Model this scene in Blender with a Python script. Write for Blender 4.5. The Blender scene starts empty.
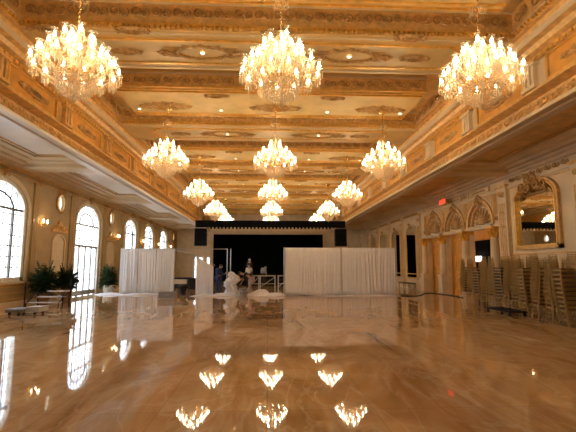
import bpy, bmesh, math, random
from mathutils import Vector, Matrix
R=random.Random(7)
S=bpy.context.scene
COL=S.collection
PI=math.pi
# ------------------------------------------------------------------ materials
def nt(name):
    m=bpy.data.materials.new(name); m.use_nodes=True
    n=m.node_tree.nodes; l=m.node_tree.links
    return m,n,l,n['Principled BSDF']
def mat(name,col,rough=.6,metal=0,var=.12,scale=4,bump=0,bscale=30,sheen=0,trans=0,spec=.5,stretch=(1,1,1)):
    m,n,l,b=nt(name)
    b.inputs['Roughness'].default_value=rough; b.inputs['Metallic'].default_value=metal
    b.inputs['Specular IOR Level'].default_value=spec
    tc=n.new('ShaderNodeTexCoord'); mp=n.new('ShaderNodeMapping'); mp.inputs['Scale'].default_value=stretch
    l.new(tc.outputs['Object'],mp.inputs[0])
    no=n.new('ShaderNodeTexNoise'); no.inputs['Scale'].default_value=scale; no.inputs['Detail'].default_value=5
    l.new(mp.outputs[0],no.inputs['Vector'])
    r=n.new('ShaderNodeValToRGB'); r.color_ramp.elements[0].position=.3; r.color_ramp.elements[1].position=.7
    r.color_ramp.elements[0].color=[c*(1-var) for c in col]+[1]
    r.color_ramp.elements[1].color=[min(1,c*(1+var)) for c in col]+[1]
    l.new(no.outputs['Fac'],r.inputs[0]); l.new(r.outputs[0],b.inputs['Base Color'])
    if bump:
        n2=n.new('ShaderNodeTexNoise'); n2.inputs['Scale'].default_value=bscale; l.new(mp.outputs[0],n2.inputs['Vector'])
        bp=n.new('ShaderNodeBump'); bp.inputs['Strength'].default_value=bump; bp.inputs['Distance'].default_value=.03
        l.new(n2.outputs['Fac'],bp.inputs['Height']); l.new(bp.outputs[0],b.inputs['Normal'])
    if trans:
        # thin woven cloth: part of the light passes through
        tr=n.new('ShaderNodeBsdfTranslucent'); l.new(r.outputs[0],tr.inputs[0]); mx=n.new('ShaderNodeMixShader')
        mx.inputs[0].default_value=trans; l.new(b.outputs[0],mx.inputs[1]); l.new(tr.outputs[0],mx.inputs[2])
        l.new(mx.outputs[0],n['Material Output'].inputs[0])
    return m
def emit(name,col,st):
    m,n,l,b=nt(name); b.inputs['Base Color'].default_value=[*col,1]
    b.inputs['Emission Color'].default_value=[*col,1]; b.inputs['Emission Strength'].default_value=st
    return m
def glassy(name,col,fac,rough=.05,tl=0.0):
    m,n,l,b=nt(name)
    t=n.new('ShaderNodeBsdfTransparent'); t.inputs[0].default_value=(1,1,1,1)
    b.inputs['Base Color'].default_value=[*col,1]; b.inputs['Roughness'].default_value=rough
    b.inputs['Specular IOR Level'].default_value=1.0
    last=b.outputs[0]
    if tl:
        q=n.new('ShaderNodeBsdfTranslucent'); q.inputs[0].default_value=[*col,1]
        m1=n.new('ShaderNodeMixShader'); m1.inputs[0].default_value=tl
        l.new(b.outputs[0],m1.inputs[1]); l.new(q.outputs[0],m1.inputs[2]); last=m1.outputs[0]
    mx=n.new('ShaderNodeMixShader'); mx.inputs[0].default_value=fac
    l.new(t.outputs[0],mx.inputs[1]); l.new(last,mx.inputs[2]); l.new(mx.outputs[0],n['Material Output'].inputs[0])
    return m
def marble():
    m,n,l,b=nt('polished_marble')
    tc=n.new('ShaderNodeTexCoord'); mp=n.new('ShaderNodeMapping'); mp.inputs['Rotation'].default_value=(0,0,-.55); mp.inputs['Scale'].default_value=(.62,.24,1)
    l.new(tc.outputs['Object'],mp.inputs[0])
    a=n.new('ShaderNodeTexNoise'); a.inputs['Scale'].default_value=1.3; a.inputs['Detail'].default_value=9; a.inputs['Roughness'].default_value=.62; a.inputs['Distortion'].default_value=.9
    l.new(mp.outputs[0],a.inputs['Vector'])
    r=n.new('ShaderNodeValToRGB'); e=r.color_ramp.elements
    e[0].position=.28; e[0].color=(.30,.16,.065,1); e[1].position=.72; e[1].color=(.86,.69,.46,1)
    x=e.new(.42); x.color=(.52,.31,.135,1); x=e.new(.52); x.color=(.70,.48,.26,1); x=e.new(.6); x.color=(.56,.35,.17,1)
    l.new(a.outputs['Fac'],r.inputs[0])
    v=n.new('ShaderNodeTexNoise'); v.inputs['Scale'].default_value=2.2; v.inputs['Detail'].default_value=6; v.inputs['Distortion'].default_value=1.0
    l.new(mp.outputs[0],v.inputs['Vector'])
    vr=n.new('ShaderNodeValToRGB'); q=vr.color_ramp.elements; q[0].position=.475; q[0].color=(0,0,0,1); q[1].position=.5; q[1].color=(1,1,1,1); y=q.new(.525); y.color=(0,0,0,1)
    l.new(v.outputs['Fac'],vr.inputs[0])
    mx=n.new('ShaderNodeMix'); mx.data_type='RGBA'; mx.inputs[7].default_value=(.92,.78,.58,1)
    sc=n.new('ShaderNodeMath'); sc.operation='MULTIPLY'; sc.inputs[1].default_value=.3; l.new(vr.outputs[0],sc.inputs[0]); l.new(sc.outputs[0],mx.inputs[0])
    l.new(r.outputs[0],mx.inputs[6])
    # slab joints
    br=n.new('ShaderNodeTexBrick'); br.offset=0; br.inputs['Scale'].default_value=1; br.inputs['Brick Width'].default_value=1.2; br.inputs['Row Height'].default_value=1.2; br.inputs['Mortar Size'].default_value=.006
    br.inputs['Color1'].default_value=(.93,.93,.93,1); br.inputs['Color2'].default_value=(1,1,1,1); br.inputs['Mortar'].default_value=(.7,.7,.7,1)
    l.new(tc.outputs['Object'],br.inputs['Vector'])
    mu=n.new('ShaderNodeMix'); mu.data_type='RGBA'; mu.blend_type='MULTIPLY'; mu.inputs[0].default_value=1
    l.new(mx.outputs[2],mu.inputs[6]); l.new(br.outputs[0],mu.inputs[7]); l.new(mu.outputs[2],b.inputs['Base Color'])
    b.inputs['Roughness'].default_value=.035; b.inputs['IOR'].default_value=1.47
    w=n.new('ShaderNodeTexNoise'); w.inputs['Scale'].default_value=2.5; l.new(tc.outputs['Object'],w.inputs['Vector'])
    bp=n.new('ShaderNodeBump'); bp.inputs['Strength'].default_value=.015; bp.inputs['Distance'].default_value=.04; l.new(w.outputs['Fac'],bp.inputs['Height']); l.new(bp.outputs[0],b.inputs['Normal'])
    return m
M=dict(
 floor=marble(),
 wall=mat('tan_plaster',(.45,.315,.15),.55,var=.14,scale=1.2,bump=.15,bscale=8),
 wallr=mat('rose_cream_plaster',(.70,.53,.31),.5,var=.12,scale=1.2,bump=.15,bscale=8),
 stone=mat('cream_stone',(.72,.57,.36),.5,var=.1,scale=2),
 cream=mat('cream_paint',(.66,.50,.29),.45,var=.07,scale=2),
 white=mat('ivory_paint',(.80,.76,.68),.45,var=.05,scale=2),
 panel=mat('ceiling_panel_paint',(.68,.44,.155),.5,var=.1,scale=1.4),
 pale=mat('pale_painted_panel',(.66,.45,.17),.5,var=.12,scale=2.2),
 gold=mat('gilded_plaster',(.68,.40,.13),.45,metal=.12,var=.22,scale=7,bump=.3,bscale=25),
 goldd=mat('antique_gold_leaf',(.50,.28,.085),.4,metal=.2,var=.3,scale=9,bump=.4,bscale=30),
 goldb=mat('bright_gold_leaf',(.78,.44,.09),.35,metal=.4,var=.18,scale=6),
 orange=mat('amber_silk_panel',(.66,.31,.05),.5,var=.15,scale=3),
 coffer=mat('coffer_gold',(.64,.39,.14),.5,metal=.1,var=.2,scale=3,bump=.3,bscale=18),
 chair=mat('chair_gold_lacquer',(.40,.245,.075),.4,metal=.25,var=.15,scale=20),
 cush=mat('black_cushion_vinyl',(.025,.022,.022),.5),
 cushg=mat('bronze_cushion_fabric',(.16,.09,.04),.7),
 black=mat('black_paint',(.012,.012,.014),.6,spec=.2),
 blackc=mat('black_velvet_curtain',(.006,.006,.007),.9,var=.3,scale=2,spec=.1),
 greyc=mat('grey_case',(.24,.235,.225),.5),
 lgrey=mat('light_grey_laminate',(.50,.49,.46),.5),
 steel=mat('brushed_aluminium',(.62,.62,.62),.3,metal=.9,var=.05),
 darkm=mat('dark_bronze_bar',(.16,.155,.15),.5),
 midm=mat('grey_glazing_bar',(.42,.43,.42),.5),
 drape=mat('white_sheer_drape',(.94,.94,.95),.85,var=.02,trans=.22,spec=.2),
 drapec=mat('cream_voile_drape',(.95,.93,.92),.85,var=.03,trans=.12,spec=.2),
 leaf=mat('dark_leaf',(.028,.065,.02),.45,var=.45,scale=6),
 pot=mat('ivory_ceramic_pot',(.62,.56,.46),.4), potb=mat('terracotta_pot',(.30,.17,.08),.5),
 skin=mat('skin',(.50,.27,.17),.5,var=.05), hair=mat('dark_hair',(.02,.014,.01),.5),
 navy=mat('navy_cloth',(.02,.03,.10),.8), bcloth=mat('black_cloth',(.015,.014,.016),.85),
 wcloth=mat('white_shirt_cloth',(.7,.66,.6),.8), gcloth=mat('grey_shirt_cloth',(.30,.31,.33),.8), beigec=mat('dusty_pink_trousers',(.42,.27,.24),.8),
 cup=mat('gilt_metal',(.85,.55,.18),.25,metal=.9,var=.05),
 crystal=glassy('cut_crystal',(1,.80,.52),.36,.08,.35), 
 shade=glassy('blown_glass_shade',(1,.9,.72),.12,.05,.4),
 pane=glassy('window_glass',(.9,.95,1),.06,.02),
 bulb=emit('candle_bulb_glow',(1,.83,.56),66),
 sbulb=emit('sconce_bulb_glow',(1,.80,.5),9),
 down=emit('downlight_glow',(1,.88,.62),8),
 exitr=emit('exit_letter_red',(1,.03,.02),1.6),
 screen=emit('bright_doorway_lamp',(1,.93,.8),3),
)
m,n,l,b=nt('silvered_mirror'); b.inputs['Base Color'].default_value=(.82,.80,.76,1); b.inputs['Metallic'].default_value=1; b.inputs['Roughness'].default_value=.02; M['mirror']=m
# ------------------------------------------------------------------ mesh builder
class MB:
    def __init__(s): s.v=[]; s.f=[]
    def add(s,vs,fs):
        o=len(s.v); s.v+= [tuple(v) for v in vs]; s.f+=[tuple(i+o for i in f) for f in fs]; return s
    def box(s,x0,x1,y0,y1,z0,z1):
        return s.add([(x0,y0,z0),(x1,y0,z0),(x1,y1,z0),(x0,y1,z0),(x0,y0,z1),(x1,y0,z1),(x1,y1,z1),(x0,y1,z1)],
            [(0,3,2,1),(4,5,6,7),(0,1,5,4),(1,2,6,5),(2,3,7,6),(3,0,4,7)])
    def hexa(s,a,b): # a,b: 4 pts each
        return s.add(list(a)+list(b),[(0,3,2,1),(4,5,6,7),(0,1,5,4),(1,2,6,5),(2,3,7,6),(3,0,4,7)])
    def ext(s,poly,mp,t0,t1): # poly 2D, mp(u,v,t)->xyz
        n=len(poly); return s.add([mp(u,v,t0) for u,v in poly]+[mp(u,v,t1) for u,v in poly],
            [tuple(range(n))[::-1],tuple(range(n,2*n))]+[(i,(i+1)%n,n+(i+1)%n,n+i) for i in range(n)])
    def tube(s,pts,rad,n=6,caps=True,closed=False):
        pts=[Vector(p) for p in pts]; k=len(pts)
        if not isinstance(rad,(list,tuple)): rad=[rad]*k
        vs=[]; prev=None
        for i,p in enumerate(pts):
            if closed: t=pts[(i+1)%k]-pts[i-1]
            else: t=pts[min(i+1,k-1)]-pts[max(i-1,0)]
            if t.length<1e-9: t=Vector((0,0,1))
            t.normalize()
            if prev is None:
                a=Vector((0,0,1)) if abs(t.z)<.9 else Vector((1,0,0)); nn=t.cross(a).normalized()
            else:
                nn=prev-t*prev.dot(t); nn=nn.normalized() if nn.length>1e-6 else t.orthogonal().normalized()
            prev=nn; bb=t.cross(nn)
            for j in range(n):
                q=2*PI*j/n; vs.append(p+(nn*math.cos(q)+bb*math.sin(q))*rad[i])
        fs=[]
        for i in range(k if closed else k-1):
            i2=(i+1)%k
            for j in range(n): fs.append((i*n+j,i*n+(j+1)%n,i2*n+(j+1)%n,i2*n+j))
        if caps and not closed: fs+=[tuple(range(n))[::-1],tuple(range((k-1)*n,k*n))]
        return s.add(vs,fs)
    def lathe(s,prof,n=16,c=(0,0,0),sx=1,sy=1):
        vs=[];fs=[];k=len(prof)
        for r,z in prof:
            for j in range(n):
                q=2*PI*j/n; vs.append((c[0]+r*sx*math.cos(q),c[1]+r*sy*math.sin(q),c[2]+z))
        for i in range(k-1):
            for j in range(n): fs.append((i*n+j,i*n+(j+1)%n,(i+1)*n+(j+1)%n,(i+1)*n+j))
        if prof[0][0]>1e-4: fs.append(tuple(range(n))[::-1])
        if prof[-1][0]>1e-4: fs.append(tuple(range((k-1)*n,k*n)))
        return s.add(vs,fs)
    def gem(s,c,w,h): # faceted pendant hanging from c
        x,y,z=c
        return s.add([(x,y,z),(x+w,y,z-h*.6),(x,y+w,z-h*.6),(x-w,y,z-h*.6),(x,y-w,z-h*.6),(x,y,z-h)],
          [(0,1,2),(0,2,3),(0,3,4),(0,4,1),(5,2,1),(5,3,2),(5,4,3),(5,1,4)])
    def xf(s,mtx,i0=0):
        for i in range(i0,len(s.v)): s.v[i]=tuple(mtx@Vector(s.v[i]))
        return s
    def merge(s,o,mtx):
        return s.add([mtx@Vector(v) for v in o.v],o.f)
    def mesh(s,name,m,smooth=False,norm=True):
        me=bpy.data.meshes.new(name); me.from_pydata(s.v,[],s.f); me.materials.append(m)
        if norm:
            bm=bmesh.new(); bm.from_mesh(me); bmesh.ops.recalc_face_normals(bm,faces=bm.faces); bm.to_mesh(me); bm.free()
        if smooth:
            me.polygons.foreach_set('use_smooth',[True]*len(me.polygons))
        me.update(); return me
    def build(s,name,m,parent=None,smooth=False,norm=True,kind=None):
        o=bpy.data.objects.new(name,s.mesh(name,m,smooth,norm)); COL.objects.link(o)
        if parent: o.parent=parent
        if kind: o['kind']=kind
        return o
def tag(o,label=None,cat=None,group=None):
    if label: o['label']=label
    if cat: o['category']=cat
    if group: o['group']=group
    return o
def thing(name,loc,label,cat,group=None,rz=0):
    o=bpy.data.objects.new(name,None); o.empty_display_size=.1; COL.objects.link(o); o.location=loc; o.rotation_euler=(0,0,rz)
    return tag(o,label,cat,group)
def copy_tree(o,parent=None):
    c=o.copy(); COL.objects.link(c); c.parent=parent
    for ch in KIDS.get(o.name,()): copy_tree(ch,c)
    return c
KIDS={}
def index_kids():
    KIDS.clear()
    for o in COL.objects:
        if o.parent: KIDS.setdefault(o.parent.name,[]).append(o)
TN=[0]
def trim(mb,m,smooth=False):
    TN[0]+=1; return mb.build('trim_%d'%TN[0],m,kind='structure',smooth=smooth)
def st(name,mb,m,parent=None,smooth=False):
    return mb.build(name,m,parent,smooth,kind=None if parent else 'structure')
ORD=['bottom','second','third','fourth','fifth','sixth','seventh','eighth','ninth','tenth','eleventh','twelfth','thirteenth','fourteenth']
# ------------------------------------------------------------------ dimensions
XL,XR=-10.0,10.3; YB,YF=-5.0,45.6; CX=.1; ZC=7.1; ZA=5.5
PER=6.6; CH_Y=[7.2+PER*i for i in range(5)]; CH_X=[-3.56,.22,3.95]
# ------------------------------------------------------------------ floor & shell
st('floor',MB().box(XL-.3,XR+1.9,YB-.3,YF+9,-.2,0),M['floor'])
st('ceiling',MB().box(XL-.3,XR+1.9,YB-.3,YF+9,8.0,8.2),M['panel'])  # unseen roof slab above the coffers, added to block light
def wall_open(name,x0,x1,y0,y1,z0,z1,ops,m,NS=20):
    """wall slab with openings; ops = (yc,hw,zlow,zspring,rise,round?)"""
    b=MB(); y=y0
    for (yc,hw,zl,zs,rise,rnd) in sorted(ops):
        b.box(x0,x1,y,yc-hw,z0,z1)
        for i in range(NS):
            t0=-math.cos(PI*i/NS); t1=-math.cos(PI*(i+1)/NS)
            h=lambda t: rise*math.sqrt(max(0,1-t*t))
            a0,a1=yc+hw*t0,yc+hw*t1
            u0,u1=zs+h(t0),zs+h(t1)
            b.hexa([(x0,a0,u0),(x1,a0,u0),(x1,a1,u1),(x0,a1,u1)],[(x0,a0,z1),(x1,a0,z1),(x1,a1,z1),(x0,a1,z1)])
            if rnd: l0,l1=zs-h(t0),zs-h(t1)
            else: l0=l1=zl
            if max(l0,l1)>z0+.01: b.hexa([(x0,a0,z0),(x1,a0,z0),(x1,a1,z0),(x0,a1,z0)],[(x0,a0,l0),(x1,a0,l0),(x1,a1,l1),(x0,a1,l1)])
        y=yc+hw
    b.box(x0,x1,y,y1,z0,z1)
    return st(name,b,m)
WIN=[(1.4,1.7,1.0,3.85,1.12),(8.6,1.7,1.0,3.85,1.12),(15.75,1.7,1.0,3.85,1.12),(30.4,1.42,1.0,3.95,1.12),(35.0,1.42,1.0,3.95,1.12),(39.8,1.42,1.0,3.95,1.12)]  # first two are out of view, added for the daylight they let in
DOORW=(23.35,1.62,0.0,3.85,1.2)
CIRC=[4.9,12.2,20.05,26.5,43.6]
ops=[(*w,False) for w in WIN]+[(*DOORW,False)]+[(y,.36,0,4.6,.42,True) for y in CIRC]
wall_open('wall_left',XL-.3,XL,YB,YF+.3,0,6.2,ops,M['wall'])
# right wall: three arched bays opening into an alcove
ARC=[(19.35,1.12),(22.1,1.12),(24.9,1.12)]
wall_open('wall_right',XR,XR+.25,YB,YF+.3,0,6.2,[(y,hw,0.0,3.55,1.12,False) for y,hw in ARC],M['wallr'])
st('wall_alcove',MB().box(XR+1.5,XR+1.7,17.6,26.8,0,6.2).box(XR+.25,XR+1.5,17.4,17.6,0,6.2).box(XR+.25,XR+1.5,26.6,26.8,0,6.2),M['coffer'])
st('wall_light_enclosure',MB().box(XL,XR,YB-.3,YB,0,8),M['wall'])  # unseen wall behind the camera, added to enclose the light
# far wall with stage opening (x -6.1..6.2) and a side doorway
SX0,SX1,SZ=-6.05,6.15,5.1
fw=MB()
fw.box(XL,-8.1,YF,YF+.3,0,8).box(-8.1,-7.1,YF,YF+.3,2.6,8).box(-7.1,-6.75,YF,YF+.3,0,8).box(-6.75,-6.4,YF,YF+.3,2.6,8).box(-6.4,SX0,YF,YF+.3,0,8)
fw.box(SX0,SX1,YF,YF+.3,SZ,8).box(SX1,XR,YF,YF+.3,0,8)
st('wall_far',fw,M['stone'])
# stage enclosure
st('wall_stage',MB().box(SX0-.2,SX1+.2,YF+6,YF+6.2,0,8).box(SX0-.2,SX0,YF+.3,YF+6,0,8).box(SX1,SX1+.2,YF+.3,YF+6,0,8),M['blackc'])
# ------------------------------------------------------------------ ceiling coffers
def scroll(sz=.5,th=.03):
    """one scroll-and-leaf motif lying in the u,v plane (x,z), standing proud toward -y"""
    b=MB()
    for sx in (-1,1):
        pts=[]
        for i in range(13):
            t=i/12; a=t*2.6*PI; r=sz*.24*(1-t*.8)
            pts.append((sx*(sz*.24-r*math.cos(a)*1.0)*1.0, -th*.5, (-1 if sx>0 else 1)*r*math.sin(a)*1.1))
        b.tube(pts,[th*(1-.45*i/12) for i in range(13)],5)
    for k in range(5):
        a=PI*(.15+.7*k/4); L=sz*.3*(1-.25*abs(k-2)/2)
        b.tube([(0,-th,-sz*.22),(math.cos(a)*L*.5,-th*1.6,-sz*.22+math.sin(a)*L*.6),(math.cos(a)*L,-th*.6,-sz*.22+math.sin(a)*L*1.2)],[th*.5,th*.9,.004],4)
    return b
SC=scroll(.5,.027); SCs=scroll(.4,.022); SCb=scroll(.8,.05)
def band(mb,motif,p0,p1,normal,up,pitch):
    p0=Vector(p0);p1=Vector(p1);d=(p1-p0);L=d.length;d.normalize();n=max(1,int(L/pitch))
    nv=Vector(normal);uv=Vector(up)
    for i in range(n):
        c=p0+d*(L*(i+.5)/n)
        mt=Matrix(((d.x,-nv.x,uv.x,c.x),(d.y,-nv.y,uv.y,c.y),(d.z,-nv.z,uv.z,c.z),(0,0,0,1)))
        mb.merge(motif,mt)
HC=5.85
def dentils(mb,x0,x1,y0,y1,z0,z1,step,axis):
    if axis=='x':
        x=x0
        while x<x1-.05: mb.box(x,x+step*.55,y0,y1,z0,z1); x+=step
    else:
        y=y0
        while y<y1-.05: mb.box(x0,x1,y,y+step*.55,z0,z1); y+=step
def medallion(rx,ry,rings=3):
    b=MB(); n=22
    for ring,(s,L,w) in enumerate(((1.0,.36,.10),(.66,.3,.09),(.36,.2,.07))[:rings]):
        k=int(n*s)+2
        for i in range(k):
            a=2*PI*i/k+ring*.15; c,sn=math.cos(a),math.sin(a)
            st_=1+ (.22 if (i%2==0) else 0) + .35*abs(c)**6
            o=Vector((c*rx*s*st_,sn*ry*s*st_,0)); inn=Vector((c*rx*(s-L),sn*ry*(s-L),0)); t=Vector((-sn*rx,c*ry,0)).normalized()*w
            mid=(o+inn)/2
            b.add([inn+Vector((0,0,0)),mid+t,o,mid-t,mid+Vector((0,0,-.05-.02*ring))],[(0,1,4),(1,2,4),(2,3,4),(3,0,4)])
    pts=[(math.cos(2*PI*i/28)*rx*.8,math.sin(2*PI*i/28)*ry*.8,-.02) for i in range(28)]
    b.tube(pts,.035,5,closed=True)
    for sx in (-1,1):
        b.tube([(sx*rx*1.0,0,-.02),(sx*rx*1.25,ry*.25,-.03),(sx*rx*1.45,0,-.02)],[.05,.05,.01],5)
        b.tube([(sx*rx*1.0,0,-.02),(sx*rx*1.25,-ry*.25,-.03),(sx*rx*1.45,0,-.02)],[.05,.05,.01],5)
    return b
MED=medallion(.62,.34); MEDP=medallion(.8,.36,1); MEDs=medallion(.28,.14)
trA,trAn=MB(),MB()   # beams / ornament
beams=MB(); inset=MB(); insmould=MB(); orn=MB(); ornd=MB(); dent=MB(); meds=MB(); face=MB(); line=MB(); back=MB()
for k in range(-2,6):
    y=CH_Y[0]+k*PER if k<5 else CH_Y[4]+PER
    a0=y+1.95; a1=a0+1.95       # P1 beam (9.15-11.1)
    ia0=y-1.45; ia1=y+.95       # P2 island
    if a0<YF:
        e=min(a1,YF)
        beams.box(CX-HC,CX+HC,a0,e,ZC,8.0)
        # inset pale panel with raised frame
        for (q0,q1,z) in ((a0+.12,a0+.16,.03),(a1-.16,a1-.12,.03)): line.box(CX-HC,CX+HC,q0,q1,ZC-z,ZC)
        inset.box(CX-4.5,CX+4.6,a0+.42,a1-.42,ZC-.012,ZC)
        for q in (a0+.38,a1-.44): insmould.box(CX-4.6,CX+4.7,q,q+.06,ZC-.045,ZC)
        for sx in (-1,1):
            pts=[(CX+sx*(4.5+.35*math.sin(t)),(a0+a1)/2+.55*math.cos(t),ZC-.03) for t in [PI*i/8 for i in range(9)]]
            insmould.tube(pts,.04,5)
            meds.merge(MEDs,Matrix.Translation((CX+sx*3.75,(a0+a1)/2,ZC-.02)))
        for mx in (-1.72,2.1): meds.merge(MEDP,Matrix.Translation((mx,(a0+a1)/2,ZC-.012)))
        for mx in (-5.2,-3.2,.2,3.4,5.4): meds.merge(MEDs,Matrix.Translation((mx,a0+.02,ZC-.015))) if k%2==0 else None
        # far face of the coffer = near face of this beam: acanthus band above a dentil course
        band(orn,SC,(CX-HC+.1,a0-.04,ZC+.40),(CX+HC-.1,a0-.04,ZC+.40),(0,-1,0),(0,0,1),.47)
        back.box(CX-HC,CX+HC,a0-.012,a0,ZC+.14,ZC+.64); back.box(CX-HC,CX+HC,e,e+.012,ZC+.14,ZC+.64)
        dent.box(CX-HC,CX+HC,a0-.06,a0,ZC+.1,ZC+.13); dentils(dent,CX-HC,CX+HC,a0-.07,a0,ZC+.02,ZC+.09,.12,'x')
        line.box(CX-HC,CX+HC,a0-.07,a0,ZC+.64,ZC+.7)
        band(orn,SC,(CX+HC-.1,e+.04,ZC+.40),(CX-HC+.1,e+.04,ZC+.40),(0,1,0),(0,0,1),.56)
    if ia0<YF-2:
        beams.box(CX-4.95,CX+4.95,ia0,ia1,ZC+.02,8.0)
        inset.box(CX-4.7,CX+4.7,ia0+.3,ia1-.3,ZC+.006,ZC+.02)
        for q in (ia0+.06,ia0+.24,ia1-.12,ia1-.3): insmould.box(CX-4.9,CX+4.9,q,q+.05,ZC-.03,ZC+.02)
        band(ornd,SCs,(CX-4.8,ia0-.035,ZC+.25),(CX+4.8,ia0-.035,ZC+.25),(0,-1,0),(0,0,1),.45)
        back.box(CX-4.95,CX+4.95,ia0-.012,ia0,ZC+.07,ZC+.45)
        dent.box(CX-4.97,CX+4.97,ia0-.05,ia0,ZC+.02,ZC+.06)
        line.box(CX-4.97,CX+4.97,ia0-.06,ia0,ZC+.45,ZC+.5)
        for cx in CH_X: meds.merge(MED,Matrix.Translation((cx,y,ZC)))
        for cx in (-1.7,2.1): meds.merge(MEDs,Matrix.Translation((cx,ia0+.5,ZC)))
    # recess lids with ornament on the lid
    face.box(CX-HC,CX+HC,a1 if k>-3 else YB,min(a1+PER-1.95,YF),7.78,7.8)
    # side ornament of the coffer ring
    for sx in (-1,1):
        yy0,yy1=a1,min(a1+PER-1.95,YF)
        if yy1-yy0>.5:
            band(orn,SC,(CX+sx*(HC-.04),yy0+.1,ZC+.4),(CX+sx*(HC-.04),yy1-.1,ZC+.4),(-sx,0,0),(0,0,1),.56)
            xa,xb=sorted((CX+sx*(HC-.07),CX+sx*HC))
            dentils(dent,xa,xb,yy0,yy1,ZC+.02,ZC+.09,.12,'y')
            xa,xb=sorted((CX+sx*(HC-.07),CX+sx*HC)); line.box(xa,xb,yy0,yy1,ZC+.1,ZC+.13)
face.box(CX-HC,CX+HC,YB,-4.0,7.1,7.8)
trim(beams,M['panel']);trim(inset,M['pale']);trim(insmould,M['goldb']);trim(orn,M['goldd']);trim(ornd,M['goldd']);trim(dent,M['goldb']);trim(meds,M['goldd']);trim(face,M['coffer']);trim(back,M['gold']);trim(line,M['cream'])
# longitudinal entablature both sides
def side_ext(poly,s,y0=YB,y1=YF):
    return MB().ext(poly,lambda u,v,t:(CX+s*u,t,v),y0,y1)
for s in (-1,1):
    trim(side_ext([(5.85,8.0),(5.85,ZC),(5.98,ZC),(6.0,7.0),(6.06,7.0),(6.1,6.92),(6.24,6.88),(6.3,6.78),(6.44,6.74),(6.48,6.66),(6.56,6.64),(6.56,8.0)],s),M['gold'])
    trim(side_ext([(6.0,7.0),(6.0,6.96),(6.09,6.9),(6.1,6.92),(6.06,7.0)],s),M['cream'])
    trim(side_ext([(6.56,6.8),(6.56,5.9),(7.1,5.9),(7.1,8.0),(6.8,8.0)],s),M['coffer' if s<0 else 'cream'])
    trim(side_ext([(6.56,5.98),(6.46,5.95),(6.40,5.88),(6.3,5.85),(6.3,5.80),(6.62,5.77),(7.1,5.77),(7.1,5.98)],s),M['gold'])
    trim(side_ext([(6.62,5.77),(6.62,5.70),(6.54,5.68),(6.54,5.44),(6.48,5.42),(7.1,5.42),(7.1,5.77)],s),M['gold'])
    trim(side_ext([(6.46,5.42),(6.42,5.38),(6.42,5.30),(6.5,5.30),(6.52,5.34),(6.7,5.34),(6.72,5.30),(6.98,5.30),(7.0,5.36),(7.1,5.4),(7.14,5.5),(7.14,5.9),(7.1,5.9),(7.1,5.42)],s),M['white' if s<0 else 'cream'])
    # frieze panels and consoles, half-bay rhythm
    pn=MB(); fr=MB(); co=MB(); le=MB()
    y=-.75
    while y<YF-1:
        p0,p1=y+.75,y+3.15
        if p1<YF:
            xa,xb=sorted((CX+s*6.545,CX+s*6.57)); pn.box(xa,xb,p0+.12,p1-.12,6.03,6.58)
            for (q0,q1,z0,z1) in ((p0,p1,5.97,6.03),(p0,p1,6.58,6.63),(p0,p0+.07,5.97,6.63),(p1-.07,p1,5.97,6.63)):
                xa,xb=sorted((CX+s*6.5,CX+s*6.57)); fr.box(xa,xb,q0,q1,z0,z1)
            le.merge(medallion(.5,.12),Matrix(((0,0,s,CX+s*6.54),(1,0,0,(p0+p1)/2),(0,1,0,6.3),(0,0,0,1))))
            for j in range(3):
                xa,xb=sorted((CX+s*6.44,CX+s*6.57)); co.box(xa,xb,y+.2+j*.17,y+.3+j*.17,6.0,6.6)
            xa,xb=sorted((CX+s*6.4,CX+s*6.57)); co.box(xa,xb,y+.12,y+.72,6.56,6.64); co.box(xa,xb,y+.15,y+.69,5.98,6.06)
        y+=3.3
    trim(pn,M['orange']);trim(fr,M['goldb']);trim(co,M['gold' if s<0 else 'stone']);trim(le,M['goldd'])
    bd=MB(); band(bd,SCs,(CX+s*6.52,YB,5.56),(CX+s*6.52,YF,5.56),(-s,0,0),(0,0,1),.48); trim(bd,M['gold'])
    b2=MB(); dentils(b2,*sorted((CX+s*6.42,CX+s*6.5)),YB,YF,6.66,6.73,.2,'y'); trim(b2,M['goldb'])
# aisle ceilings, wall cornices and transverse beams
BEAMY=[-1.5,8.0,16.9,25.6,34.3,43.0]
for s,xw in ((-1,XL),(1,XR)):
    sx=lambda u: xw-s*u
    a=CX+s*7.1
    xa,xb=sorted((a,xw)); trim(MB().box(xa,xb,YB,YF,5.86,8.0),M['white' if s<0 else 'coffer'])
    cm=M['cream'] if s<0 else M['wallr']
    pr=[(0,5.42),(.07,5.42),(.1,5.5),(.2,5.52),(.24,5.6),(.42,5.62),(.46,5.7),(.7,5.72),(.74,5.78),(.95,5.8),(.95,5.87),(0,5.87)]
    trim(MB().ext(pr,lambda u,v,t:(xw-s*u,t,v),YB,YF),cm)
    pr=[(0,5.5),(.05,5.5),(.1,5.6),(.22,5.64),(.25,5.72),(.42,5.75),(.42,5.87),(0,5.87)]
    trim(MB().ext(pr,lambda u,v,t:(a+s*u,t,v),YB,YF),cm)
    bb=MB()
    for y in BEAMY:
        poly=[(-.95,5.87),(-.95,5.79),(-.7,5.76),(-.66,5.68),(-.48,5.64),(-.44,5.52),(-.3,5.48),(.3,5.48),(.44,5.52),(.48,5.64),(.66,5.68),(.7,5.76),(.95,5.79),(.95,5.87)]
        bb.ext(poly,lambda u,v,t:(t,y+u,v),*sorted((a+s*.04,xw-s*.02)))
    trim(bb,M['cream'] if s<0 else M['wallr'])
    g=MB()
    for y0,y1 in zip(BEAMY,BEAMY[1:]):
        for d in (1.05,): 
            q0,q1=y0+d,y1-d; x0,x1=sorted((a+s*.55,xw-s*1.08))
            g.box(x0,x1,q0,q0+.06,5.83,5.86).box(x0,x1,q1-.06,q1,5.83,5.86).box(x0,x0+.06,q0,q1,5.83,5.86).box(x1-.06,x1,q0,q1,5.83,5.86)
    trim(g,M['gold'])
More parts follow.
